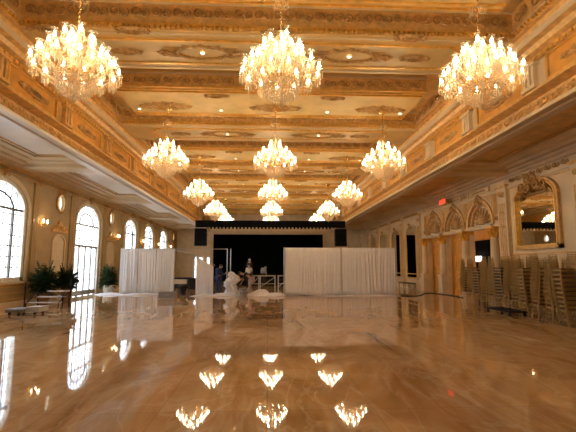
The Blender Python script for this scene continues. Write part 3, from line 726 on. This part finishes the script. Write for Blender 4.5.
# ------------------------------------------------------------------ wall sconces
sc0=thing('wall_sconce',(0,0,0),'','wall light','gilt sconces on the window wall')
b=MB().lathe([(.0,-.22),(.05,-.16),(.07,0),(.05,.16),(.0,.24)],10,sx=.5); b.build('back_plate',M['goldb'],sc0,smooth=True)
for s in (-1,1):
    a=MB().tube([(.03,0,-.05),(.12,s*.08,-.12),(.2,s*.15,-.05),(.2,s*.16,.02)],.012,6); a.lathe([(.015,.0),(.045,.02),(.02,.03)],10,c=(.2,s*.16,.01)); a=a.build('arm',M['goldb'],sc0)
    MB().lathe([(.02,.03),(.03,.08),(.022,.16),(.0,.2)],8,c=(.2,s*.16,.02)).build('candle_bulb',M['sbulb'],a)
    MB().lathe([(.05,.02),(.06,.1),(.045,.2)],10,c=(.2,s*.16,.02)).build('glass_shade',M['shade'],a,norm=False)
index_kids()
SCN=[(12.9,'in front of the viewer, outside the left frame edge'),(18.4,'between the big left window and the first oval window'),(27.3,'just right of the second oval window'),(32.7,'between the first two arched windows above the left drape'),(37.4,'between the second and third arched windows above the drape'),(41.9,'left of the farthest oval window')]
for i,(y,lab) in enumerate(SCN):
    o=sc0 if i==0 else copy_tree(sc0); o.location=(XL+.03,y,3.42); o['label']='gilt two-candle wall sconce '+lab
    L=bpy.data.lights.new('sconce_glow','POINT'); L.energy=2.5; L.color=(1,.68,.34); L.shadow_soft_size=.05
    lo=bpy.data.objects.new('sconce_glow',L); COL.objects.link(lo); lo.location=(XL+.42,y,3.62)
# ------------------------------------------------------------------ chairs
def make_chair(mcush):
    t=thing('banquet_chair',(0,0,0),'','chair','stacked gold banquet chairs')
    m=M['chair']
    b=MB().box(-.19,.19,-.19,.19,.435,.455); b.tube([(-.19,-.19,.445),(.19,-.19,.445),(.19,.19,.445),(-.19,.19,.445)],.013,6,closed=True); b.build('seat',m,t)
    c=MB().ext([(-.17,.458),(.17,.458),(.18,.475),(.15,.492),(-.15,.492),(-.18,.475)],lambda u,v,tt:(u,tt,v),-.175,.175); c.build('cushion',mcush,t)
    for sx in (-1,1):
        for sy in (-1,1):
            b=MB()
            if sy>0: pts=[(sx*.20,.215,0),(sx*.19,.20,.22),(sx*.185,.195,.44)]
            else: pts=[(sx*.20,-.235,0),(sx*.19,-.2,.25),(sx*.185,-.195,.44)]
            b.tube(pts,[.010,.013,.014],6)
            for f in (.3,.6): p=Vector(pts[0]).lerp(Vector(pts[2]),f); b.lathe([(.012,-.012),(.018,0),(.012,.012)],6,c=p)
            b.build('leg',m,t)
    b=MB()
    for z in (.16,.28):
        for s in (-1,1): b.tube([(s*.195,-.215,z),(s*.195,.205,z)],.008,5); b.tube([(-.195,s*.21,z+.03),(.195,s*.21,z+.03)],.008,5)
    b.build('stretchers',m,t)
    b=MB()
    for s in (-1,1): b.tube([(s*.185,-.195,.44),(s*.18,-.21,.7),(s*.175,-.245,.92)],[.014,.013,.011],6)
    for z,y in ((.91,-.243),(.86,-.235),(.56,-.203)): b.tube([(-.18,y,z),(0,y-.012,z+.01),(.18,y,z)],.011,6)
    for i in range(5):
        x=-.12+.06*i; b.tube([(x,-.203,.56),(x,-.212,.7),(x,-.236,.87)],.008,5)
        b.lathe([(.008,-.01),(.014,0),(.008,.01)],5,c=(x,-.215,.71))
    b.build('backrest',m,t)
    return t
c_dark=make_chair(M['cush']); c_gold=make_chair(M['cushg']); index_kids()
used={0:False,1:False}
def place_stack(x,y,rz,n,dark,where):
    for k in range(n):
        src=c_dark if dark else c_gold
        if used[dark]: o=copy_tree(src)
        else: o=src; used[dark]=True
        dy=.012*k; o.location=(x-math.sin(rz)*dy*1,y+math.cos(rz)*dy*1,.116*k+BASE)
        o.rotation_euler=(0,0,rz)
        pos='top' if k==n-1 else ('bottom' if k==0 else ORD[k])
        o['label']='gold banquet chair, %s in %s'%(pos if pos in('top','bottom') else pos+' from floor',where)
BASE=.0
fr=[(9.35,19.15),(9.25,18.25),(9.1,17.35),(9.0,16.6),(8.9,15.85),(8.8,15.1),(8.65,14.35),(8.5,13.6),(8.35,12.85),(8.2,12.1),(8.1,11.35),(7.95,10.6)]
nth=['farthest','second','third','fourth','fifth','sixth','seventh','eighth','ninth','tenth','eleventh','nearest']
for i,(x,y) in enumerate(fr):
    place_stack(x,y,-PI/2+R.uniform(-.25,.25)+ (PI if i%3==2 else 0),[10,10,9,10,10,10,9,10,10,10,9,10][i],1 if i in(0,1,2,4,5) else 0,'the front row stack %s from the far end'%(nth[i] if 0<i<11 else ('at' if i==0 else 'twelfth')) if i else 'the farthest front row stack by the arches')
for i in range(11):
    x=9.75-.06*i*1.0; y=17.0-.68*i
    if i==0: continue
    place_stack(x-.05,y,-PI/2+R.uniform(-.2,.2),9 if i%2 else 10,1 if i%2 else 0,'the wall row stack %s from the far end'%ORD[i])
# wheeled dolly with black cover in front of stacks
t=thing('chair_dolly',(7.98,13.7,0),'low black wheeled dolly on the floor before the chair stacks','dolly')
MB().box(-.3,.3,-.75,.75,.12,.17).build('deck',M['black'],t)
for sx in (-1,1):
    for sy in (-1,1): MB().tube([(sx*.25-.02,sy*.65,.06),(sx*.25+.02,sy*.65,.06)],.06,10).build('wheel',M['black'],t)

# ------------------------------------------------------------------ pipe and drape
def pole(x,y,h,lab,base=True):
    t=thing('drape_upright',(x,y,0),lab,'pole','drape uprights')
    MB().tube([(0,0,.02),(0,0,h)],.024,8).build('pipe',M['steel'],t)
    MB().box(-.2,.2,-.2,.2,0,.012).build('base_plate',M['darkm'],t); return t
YD=24.4; HD=2.62
pole(-8.55,YD,HD,'steel upright at the left end of the left white drape')
pole(-5.45,YD,HD,'steel upright at the right end of the left white drape')
pole(-2.32,23.6,2.58,'bright steel upright standing beside the man in navy')
pole(-2.14,23.75,2.58,'steel upright close behind the bright upright by the man')
pole(.88,22.5,2.6,'steel upright at the left end of the central drapes')
pole(4.0,22.5,2.6,'steel upright between the two central drapes')
pole(7.0,22.5,2.6,'steel upright at the right end of the central drapes')
def rod(a,b_,lab):
    t=MB().tube([a,b_],.018,8).build('drape_crossbar',M['steel']); tag(t,lab,'crossbar','drape crossbars')
rod((-8.55,YD,HD-.02),(-5.45,YD,HD-.02),'horizontal steel crossbar carrying the left white drape')
rod((-5.45,YD,HD-.02),(-2.34,23.6,2.56),'bare horizontal crossbar between left drape and the bright upright')
rod((.88,22.5,2.58),(4.0,22.5,2.58),'crossbar carrying the left half of the central drapes')
rod((4.0,22.5,2.58),(7.0,22.5,2.58),'crossbar carrying the right half of the central drapes')
t=MB().tube([(-5.42,24.35,2.5),(-3.9,23.0,2.22),(-2.9,22.9,1.62)],.016,8).build('drape_crossbar',M['steel']); tag(t,'crossbar sloping down to the slumped narrow drape','crossbar')
def dr(x,y,w,h,folds,amp,m,seed,lab,rz=0,top=None):
    o=drape_mesh(w,h,folds,amp,seed=seed,top=top).build('hanging_curtain',m,smooth=True); o.location=(x,y,.01); o.rotation_euler=(0,0,rz); tag(o,lab,'drape'); return o
dr(-8.05,YD-.08,1.0,2.6,6,.06,M['drape'],1,'left third of the sheer white drape before the arched windows')
dr(-7.02,YD-.08,1.02,2.6,6,.06,M['drape'],2,'middle third of the sheer white drape before the arched windows')
dr(-5.98,YD-.08,1.02,2.6,6,.06,M['drape'],3,'right third of the sheer white drape before the arched windows')
dr(-3.45,22.75,.95,1.9,5,.06,M['drape'],4,'short white drape slumping diagonally beside the man in navy',top=lambda u:2.12-.55*u)
dr(2.44,22.4,3.02,2.58,17,.05,M['drapec'],5,'left panel of the tall cream white central drapes')
dr(5.52,22.4,2.92,2.58,14,.045,M['drapec'],6,'right panel of the tall cream white central drapes')
def heap(x,y,rx,ry,h,seed,lab,m,spike=0,name='fabric_heap'):
    rr=random.Random(seed); b=MB(); N,K=28,9; ph=[rr.uniform(0,6.3) for _ in range(6)]
    prof=[]
    vs=[];fs=[]
    for j in range(K+1):
        v=j/K
        for i in range(N):
            a=2*PI*i/N; w=1+.22*math.sin(3*a+ph[0])+.13*math.sin(7*a+ph[1]+3*v)+.07*math.sin(13*a+ph[2]-4*v)
            rad=(1-v**(1.0 if not spike else .55))*w
            z=h*(v if spike else math.sin(PI/2*v))*(1+.2*math.sin(5*a+ph[3])*(1-v)*v*3)+.012
            sh=.12*rx*math.sin(4*v+ph[4])*(v>0)
            vs.append((rx*rad*math.cos(a)+sh,ry*rad*math.sin(a),z if j else .0))
    for j in range(K):
        for i in range(N): fs.append((j*N+i,j*N+(i+1)%N,(j+1)*N+(i+1)%N,(j+1)*N+i))
    fs.append(tuple(range(N))[::-1])
    o=b.add(vs,fs).build(name,m,smooth=True); o.location=(x,y,0); return tag(o,lab,'fabric','heaps of white fabric')
from mathutils import noise
def crumple(x,y,prof,lab,m,seed):
    b=MB(); N=60; K=len(prof)*5-4
    for j in range(K):
        q=j/5; k=min(int(q),len(prof)-2); t_=q-k; A,B=prof[k],prof[k+1]
        cx,cy,r_,z=[A[i_]+(B[i_]-A[i_])*t_ for i_ in range(4)]
        for i_ in range(N):
            a=2*PI*i_/N; p_=Vector((math.cos(a)*2+seed,math.sin(a)*2,z*3)); w=1+.7*noise.noise(p_)+.45*noise.noise(p_*2.7)+.25*noise.noise(p_*6)
            b.v.append((cx+r_*w*math.cos(a),cy+r_*w*.8*math.sin(a),z))
    for j in range(K-1):
        for i_ in range(N): b.f.append((j*N+i_,j*N+(i_+1)%N,(j+1)*N+(i_+1)%N,(j+1)*N+i_))
    b.f.append(tuple(range(N))[::-1]); b.f.append(tuple(range((K-1)*N,K*N)))
    o=b.build('fabric_heap',m,smooth=True); o.location=(x,y,0); return tag(o,lab,'fabric','heaps of white fabric')
crumple(-1.98,22.9,[(0,0,.62,0),(0,0,.42,.12),(.0,0,.27,.35),(-.08,0,.24,.6),(.0,0,.30,.8),(.1,0,.27,.98),(.0,0,.2,1.15),(-.06,0,.1,1.27),(-.06,0,.02,1.3)],'tall crumpled heap of white fabric before the bending person',M['drape'],3)
heap(-2.5,22.6,.85,.3,.14,4,'low white fabric trailing left of the tall heap',M['drape'])
heap(-.35,22.7,.6,.35,.32,5,'rounded white fabric pile right of the bending person',M['drapec'])
heap(.35,22.4,.75,.3,.16,6,'flat white fabric trailing to the central drapes',M['drapec'])
heap(-8.9,23.9,.75,.28,.1,7,'white fabric puddle at the foot of the left drape',M['drape'])
heap(-7.2,23.75,1.15,.22,.09,8,'white fabric puddle along the front of the left drape',M['drape'])
heap(-3.4,22.35,.62,.25,.12,9,'white fabric puddle under the slumping drape',M['drape'])
heap(5.0,22.1,2.2,.2,.05,10,'thin cream fabric hem spread before the central drapes',M['drapec'])
# ------------------------------------------------------------------ cases, steps, stands
t=thing('equipment_case',(-4.95,20.9,0),'grey rectangular case on the floor before the left drape','case')
MB().box(-.4,.4,-.25,.25,.03,.27).build('body',M['greyc'],t); MB().box(-.41,.41,-.26,.26,.27,.33).build('lid',M['greyc'],t)
MB().tube([(-.08,-.26,.2),(-.08,-.29,.2),(.08,-.29,.2),(.08,-.26,.2)],.01,5).build('handle',M['steel'],t)
t=thing('covered_stand',(-4.75,23.6,0),'black cloth covered stand between left drape and slumping drape','stand')
MB().lathe([(.16,.0),(.17,.3),(.2,.5)],14).build('pedestal',M['black'],t); MB().lathe([(.22,.35),(.34,.45),(.3,.56),(.1,.6),(0,.61)],14).build('cloth_cover',M['bcloth'],t,smooth=True)
t=thing('serving_cart',(-5.3,24.95,0),'pale grey cart behind the black covered stand','cart')
MB().box(-.45,.45,-.25,.25,.55,.8).build('tray',M['white'],t)
for sx in(-1,1):
    for sy in(-1,1): MB().tube([(sx*.4,sy*.2,0),(sx*.4,sy*.2,.56)],.02,6).build('leg',M['steel'],t)
# portable steps
t=thing('portable_steps',(-8.5,16.5,0),'black framed portable stage steps beside the potted palms','steps')
for k in range(3):
    MB().box(-.6+.24*k,.62,-.32+.26*k,-.04+.26*k,.2+.2*k,.235+.2*k).build('tread',M['lgrey'],t)
for x in(-.6,.6):
    b=MB().tube([(x,-.33,0),(x,-.33,.2),(x,.48,.62),(x,.48,0)],.02,6); b.build('side_frame',M['black'],t)
MB().tube([(-.64,-.35,0),(-.64,-.35,1.0)],.02,6).build('hand_rail',M['black'],t)
MB().tube([(.64,-.1,.0),(.64,-.1,.45),(.64,.5,1.05),(.64,.5,0)],.018,6).build('hand_rail',M['black'],t)
t=thing('flat_cart',(-8.05,14.4,0),'low grey flat cart on the floor before the portable steps','cart')
MB().box(-.5,.1,-.35,.35,.09,.2).build('deck',M['greyc'],t); MB().box(.12,.55,-.3,.3,.1,.26).build('crate',M['lgrey'],t)
for sx in(-.4,.4):
    for sy in(-.25,.25): MB().tube([(sx-.02,sy,.05),(sx+.02,sy,.05)],.05,8).build('wheel',M['black'],t)
# riser frames behind the heap
def riser(x,w,y,lab):
    t=thing('platform_frame',(x,y,0),lab,'platform frame','aluminium platform frames')
    MB().box(-w/2,w/2,-.45,.45,.88,.93).build('deck',M['black'],t)
    MB().tube([(-w/2,-.46,.9),(w/2,-.46,.9),(w/2,.46,.9),(-w/2,.46,.9)],.03,4,closed=True).build('rim',M['steel'],t)
    for sx in(-1,1):
        for sy in(-1,1): MB().tube([(sx*(w/2-.02),sy*.44,0),(sx*(w/2-.02),sy*.44,.9)],.028,6).build('leg',M['steel'],t)
    MB().tube([(-w/2,-.45,.1),(w/2,-.45,.84)],.018,5).tube([(-w/2,-.45,.35),(w/2,-.45,.35)],.018,5).build('brace',M['steel'],t)
riser(-1.0,.75,30,'silver framed platform section nearest the bending person')
riser(-.02,1.1,30,'silver framed platform section in the middle of the dark stage')
riser(1.15,.85,30,'silver framed platform section half hidden by the central drape')
for x,y,lab in ((-4.9,29.5,'black clad table in shadow behind the slumping drape'),(-6.3,31,'black clad table near the far left doorway')):
    t=thing('draped_table',(x,y,0),lab,'table'); MB().box(-.6,.6,-.35,.35,.72,.76).build('tabletop',M['bcloth'],t)
    c=MB()
    for a_ in range(40):
        pass
    o=MB().ext([(-.62+1.24*i/20,(-.37+.03*math.sin(i*2.3))) for i in range(21)]+[(.62-1.24*i/20,.37) for i in range(21)],lambda u,v,tt:(u,v,tt),.01,.73).build('cloth_skirt',M['bcloth'],t)
# low gilt bench on the right
t=thing('low_bench',(9.7,28.6,0),'low brown gilt bench against the wall under the dark mirrors','bench')
MB().box(-.25,.25,-1.1,1.1,.38,.46).build('seat',M['cushg'],t)
for sx in(-1,1):
    for sy in(-1,0,1): MB().tube([(sx*.2,sy*1.0,0),(sx*.23,sy*1.02,.2),(sx*.2,sy*1.0,.38)],[.02,.035,.03],6).build('leg',M['chair'],t)
# cables
def cable(pts,lab,r=.013):
    P=[Vector(p) for p in pts]; out=[]
    for i in range(len(P)-1):
        p0,p1,p2,p3=P[max(i-1,0)],P[i],P[i+1],P[min(i+2,len(P)-1)]
        for k in range(8):
            s_=k/8; out.append(.5*((2*p1)+(-p0+p2)*s_+(2*p0-5*p1+4*p2-p3)*s_*s_+(-p0+3*p1-3*p2+p3)*s_**3))
    out.append(P[-1]); tag(MB().tube([(p.x,p.y,r) for p in out],r,6).build('floor_cable',M['black']),lab,'cable')
cable([(7.0,22.2,0),(7.6,21.7,0),(8.4,22.5,0),(9.0,23.6,0),(9.6,24.0,0),(9.9,22.6,0),(9.8,20.5,0)],'black cable running from the central drape to the stacked chairs',.022)
cable([(3.6,22.2,0),(3.9,22.1,0),(4.2,22.25,0)],'short black cable at the foot of the middle drape upright',.03)
# ------------------------------------------------------------------ plants
def plant(x,y,h,r,mp,lab,seed,pothh=.5,potr=.24):
    rr=random.Random(seed); t=thing('potted_palm',(x,y,0),lab,'plant','potted plants by the window wall')
    MB().lathe([(potr*.7,0),(potr*.75,.04),(potr*.95,pothh*.5),(potr,pothh*.85),(potr*1.1,pothh*.9),(potr*1.1,pothh),(potr*.85,pothh),(potr*.8,pothh-.06),(0,pothh-.06)],18).build('pot',mp,t,smooth=True)
    b=MB(); s=MB()
    for i in range(150):
        a=rr.uniform(0,2*PI); el=rr.uniform(-.1,1.35); L=r*rr.uniform(.6,1.0)/max(.6,math.cos(el)*1.05); L=min(L,h-pothh)*.9
        z0=pothh+rr.uniform(0,(h-pothh)*.45); base=Vector((.05*math.cos(a),.05*math.sin(a),z0))
        d=Vector((math.cos(a)*math.cos(el),math.sin(a)*math.cos(el),math.sin(el)))
        pts=[base+d*L*q-Vector((0,0,.45*L*q*q*math.cos(el))) for q in (0,.33,.66,1)]
        s.tube(pts,[.008,.006,.004,.002],3)
        side=d.cross(Vector((0,0,1))).normalized()
        for q in range(9):
            u=.25+.75*q/8; k=min(2,int(u*3)); p=pts[k].lerp(pts[k+1],u*3-k)
            for sg in (-1,1):
                tip=p+(side*sg*.9+d*.8+Vector((0,0,-.25+rr.uniform(-.2,.2)))).normalized()*(.2*(1.15-u*.6)); w=Vector((0,0,1)).cross((tip-p)).normalized()*.036
                m_=(p+tip)/2+Vector((0,0,.02)); b.add([p,m_+w,tip,m_-w],[(0,1,2,3)])
    b.build('foliage',M['leaf'],t,norm=False); s.build('stems',M['leaf'],t)
plant(-9.3,17.75,1.72,.62,M['potb'],'dark leafy potted palm behind the portable steps',1)
plant(-9.2,19.5,1.65,.55,M['potb'],'dark leafy potted palm just left of the arched glass door',2,.55)
plant(-9.25,24.6,1.7,.62,M['pot'],'leafy potted palm in an ivory pot right of the glass door',3,.5,.3)
plant(-9.05,11.6,1.7,.6,M['potb'],'dark leafy potted palm nearest the viewer beyond the left frame edge',4)
# ------------------------------------------------------------------ people
def skinmesh(verts,edges,rad,name,m,parent,sub=1):
    me=bpy.data.meshes.new(name); me.from_pydata(verts,edges,[]); o=bpy.data.objects.new('tmp',me); COL.objects.link(o)
    sk=o.modifiers.new('s','SKIN'); 
    sk.use_smooth_shade=True
    if not me.skin_vertices: me.attributes
    for i,r in enumerate(rad):
        v=me.skin_vertices[0].data[i]; v.radius=(r,r) if not isinstance(r,tuple) else r; v.use_root=(i==0)
    ss=o.modifiers.new('u','SUBSURF'); ss.levels=sub; ss.render_levels=sub
    bpy.context.view_layer.update()
    me2=bpy.data.meshes.new_from_object(o.evaluated_get(bpy.context.evaluated_depsgraph_get())); me2.name=name
    bpy.data.objects.remove(o)
    me2.materials.clear(); me2.materials.append(m); return me2
def person(loc,rz,J,label,shirt,trous,sleeve=True,hat=None):
    t=thing('person',loc,label,'person',rz=rz)
    D=dict(pel=(0,0,.95),spi=(0,0,1.15),che=(0,.0,1.36),nek=(0,0,1.5),h0=(0,.01,1.56),h1=(0,.02,1.65),h2=(0,.01,1.73),
      hipL=(-.1,0,.92),kneL=(-.11,.03,.5),ankL=(-.12,0,.09),toeL=(-.13,.16,.04),hipR=(.1,0,.92),kneR=(.11,.03,.5),ankR=(.12,0,.09),toeR=(.13,.16,.04),
      shL=(-.18,0,1.43),elL=(-.23,0,1.14),wrL=(-.24,.07,.9),haL=(-.24,.09,.83),shR=(.18,0,1.43),elR=(.23,0,1.14),wrR=(.24,.07,.9),haR=(.24,.09,.83))
    D.update(J); K=list(D); I={k:i for i,k in enumerate(K)}
    E=[('pel','spi'),('spi','che'),('che','nek'),('nek','h0'),('h0','h1'),('h1','h2')]
    for s in 'LR': E+=[('pel','hip'+s),('hip'+s,'kne'+s),('kne'+s,'ank'+s),('ank'+s,'toe'+s),('che','sh'+s),('sh'+s,'el'+s),('el'+s,'wr'+s),('wr'+s,'ha'+s)]
    rad=dict(pel=.13,spi=.12,che=.135,nek=.055,h0=.07,h1=.1,h2=.06)
    for s in 'LR': rad.update({'hip'+s:.085,'kne'+s:.055,'ank'+s:.038,'toe'+s:.032,'sh'+s:.058,'el'+s:.04,'wr'+s:.028,'ha'+s:.034})
    me=skinmesh([D[k] for k in K],[(I[a],I[b_]) for a,b_ in E],[rad[k] for k in K],'body',M['skin'],t)
    # fingers, nose and ears join the body mesh
    x=MB(); x.v=[tuple(v.co) for v in me.vertices]; x.f=[tuple(p.vertices) for p in me.polygons]
    h=Vector(D['h1']); nk=Vector(D['h0']); up=(Vector(D['h2'])-nk).normalized(); fw=Vector((0,1,0)); fw=(fw-up*fw.dot(up)); fw=fw.normalized() if fw.length>.2 else Vector((0,0,-1)); sd=up.cross(fw)
    x.tube([h+fw*.08+up*.02,h+fw*.125-up*.015,h+fw*.09-up*.025],[.008,.016,.012],5)
    for s in(-1,1): x.tube([h+sd*s*.09+up*.02,h+sd*s*.112,h+sd*s*.092-up*.03],[.01,.018,.01],5)
    for s in 'LR':
        w=Vector(D['wr'+s]); hd=Vector(D['ha'+s]); d=(hd-w).normalized(); q=d.orthogonal().normalized(); q2=d.cross(q)
        for i,L in enumerate((.07,.085,.08,.06)):
            o_=hd+q*(.024*(i-1.5)); x.tube([o_,o_+d*L*.55+q2*.006,o_+d*L+q2*.025],[.01,.009,.007],5)
        x.tube([w+d*.03+q*.03,w+d*.06+q*.06,w+d*.1+q*.066],[.011,.01,.008],5)
    bo=x.build('body',M['skin'],t,smooth=True,norm=False)
    def sub(keys,edges,scale,name,m):
        ks=list(keys); ix={k:i for i,k in enumerate(ks)}
        me=skinmesh([D[k] for k in ks],[(ix[a],ix[b_]) for a,b_ in edges],[rad[k]*scale+.01 for k in ks],name,m,t)
        o=bpy.data.objects.new(name,me); COL.objects.link(o); o.parent=t
    ks=['che','spi','pel','shL','shR','elL','elR']+(['wrL','wrR'] if sleeve else []); 
    ed=[('che','spi'),('spi','pel'),('che','shL'),('che','shR'),('shL','elL'),('shR','elR')]+([('elL','wrL'),('elR','wrR')] if sleeve else [])
    sub(ks,ed,1.14,'shirt',shirt)
    sub(['pel','hipL','kneL','ankL','hipR','kneR','ankR'],[('pel','hipL'),('hipL','kneL'),('kneL','ankL'),('pel','hipR'),('hipR','kneR'),('kneR','ankR')],1.16,'trousers',trous)
    hb=MB(); n=12
    for j in range(6):
        v=j/5*PI*.55
        for i in range(n):
            a=2*PI*i/n; p=h+up*.005+(up*math.cos(v)*.108+(fw*math.cos(a)*1.0+sd*math.sin(a)*.92)*math.sin(v)*.105)-fw*.018; hb.v.append(tuple(p))
    for j in range(5):
        for i in range(n): hb.f.append((j*n+i,j*n+(i+1)%n,(j+1)*n+(i+1)%n,(j+1)*n+i))
    hb.build('cap' if hat else 'hair',hat or M['hair'],t,smooth=True)
    for s in 'LR':
        a=Vector(D['ank'+s]); to=Vector(D['toe'+s]); MB().tube([a+(a-to)*.25+Vector((0,0,-.03)),a+Vector((0,0,-.02)),to,to+(to-a)*.2],[.035,.05,.042,.025],8).build('shoe',M['bcloth'],t,smooth=True)
    return t
person((-2.78,23.35,0),-.9,dict(che=(0,.05,1.34),nek=(0,.1,1.46),h0=(0,.13,1.5),h1=(0,.17,1.58),h2=(0,.17,1.66),elL=(-.22,.15,1.15),wrL=(-.1,.34,1.12),haL=(-.07,.4,1.14),elR=(.22,.16,1.16),wrR=(.1,.36,1.18),haR=(.07,.42,1.2)),
  'man in navy long sleeved clothes standing beside the slumping drape',M['navy'],M['navy'])
person((-.98,23.15,0),PI/2+.1,dict(pel=(0,-.12,.9),spi=(0,.08,1.04),che=(0,.3,1.14),nek=(0,.44,1.16),h0=(0,.49,1.17),h1=(0,.57,1.2),h2=(0,.64,1.24),
  hipL=(-.1,-.1,.87),kneL=(-.12,.05,.49),ankL=(-.12,-.05,.09),toeL=(-.12,.11,.04),hipR=(.1,-.1,.87),kneR=(.12,.0,.49),ankR=(.14,-.12,.09),toeR=(.14,.04,.04),
  shL=(-.17,.3,1.17),elL=(-.2,.38,.88),wrL=(-.14,.5,.68),haL=(-.12,.54,.62),shR=(.17,.3,1.17),elR=(.24,.44,.92),wrR=(.14,.6,.78),haR=(.12,.67,.75)),
  'person in black top and dusty pink trousers bending over the fabric',M['bcloth'],M['beigec'],sleeve=False)
t=thing('storage_bin',(-1.3,22.3,0),'dark grey bin on the floor beside the bending person','bin')
MB().lathe([(.2,0),(.24,.38),(.26,.4),(.24,.42),(.22,.4)],16).build('tub',M['greyc'],t); MB().tube([(-.24,0,.38),(-.2,-.16,.3),(0,-.27,.26),(.2,-.16,.3),(.24,0,.38)],.01,5).build('handle',M['steel'],t)
person((-1.45,31.6,.0),.3,{},'worker in white shirt standing in the dark behind the platforms',M['wcloth'],M['bcloth'],sleeve=False)
person((-.35,32.2,.0),-.6,dict(che=(0,.1,1.3),nek=(0,.18,1.4),h0=(0,.22,1.43),h1=(0,.28,1.5),h2=(0,.3,1.58)),'worker in grey shirt leaning over the platforms in the dark',M['gcloth'],M['bcloth'])
person((-1.55,34.6,.45),PI,{},'worker in black wearing a pale blue cap at the back of the stage',M['bcloth'],M['bcloth'],hat=mat('pale_blue_cap_cloth',(.35,.5,.65),.7))
st('floor_platform',MB().box(-2.4,1.6,33.6,36,0,.44),M['blackc'])
# ------------------------------------------------------------------ exterior ground and lighting
st('floor_terrace',MB().box(-60,XL-.3,-40,80,-.2,-.02),mat('terrace_stone',(.72,.70,.66),.7))
W=bpy.data.worlds.new('daylight'); S.world=W; W.use_nodes=True; n=W.node_tree.nodes; l=W.node_tree.links
sky=n.new('ShaderNodeTexSky'); sky.sky_type='NISHITA'; sky.sun_disc=False; sky.sun_elevation=math.radians(50); sky.sun_rotation=math.radians(100); sky.air_density=1; sky.dust_density=4
mxx=n.new('ShaderNodeMix'); mxx.data_type='RGBA'; mxx.inputs[0].default_value=.85; l.new(sky.outputs[0],mxx.inputs[6]); mxx.inputs[7].default_value=(.86,.93,1.0,1)
bg=n['Background']; l.new(mxx.outputs[2],bg.inputs[0]); bg.inputs[1].default_value=2.7
# ------------------------------------------------------------------ camera
F=410.; p=math.atan(50/F); yw=math.atan(20/math.hypot(F,50))
f=Vector((math.sin(yw)*math.cos(p),math.cos(yw)*math.cos(p),math.sin(p))); r=Vector((math.cos(yw),-math.sin(yw),0)); u=r.cross(f)
cam=bpy.data.cameras.new('camera'); co=bpy.data.objects.new('camera',cam); COL.objects.link(co); S.camera=co
cam.sensor_width=36; cam.lens=F/576*36; cam.clip_end=300
co.matrix_world=Matrix(((r.x,u.x,-f.x,0),(r.y,u.y,-f.y,0),(r.z,u.z,-f.z,1.6),(0,0,0,1)))
S.view_settings.view_transform='Standard'; S.view_settings.look='None'; S.view_settings.exposure=0.95; S.view_settings.gamma=1
S.view_settings.use_curve_mapping=False
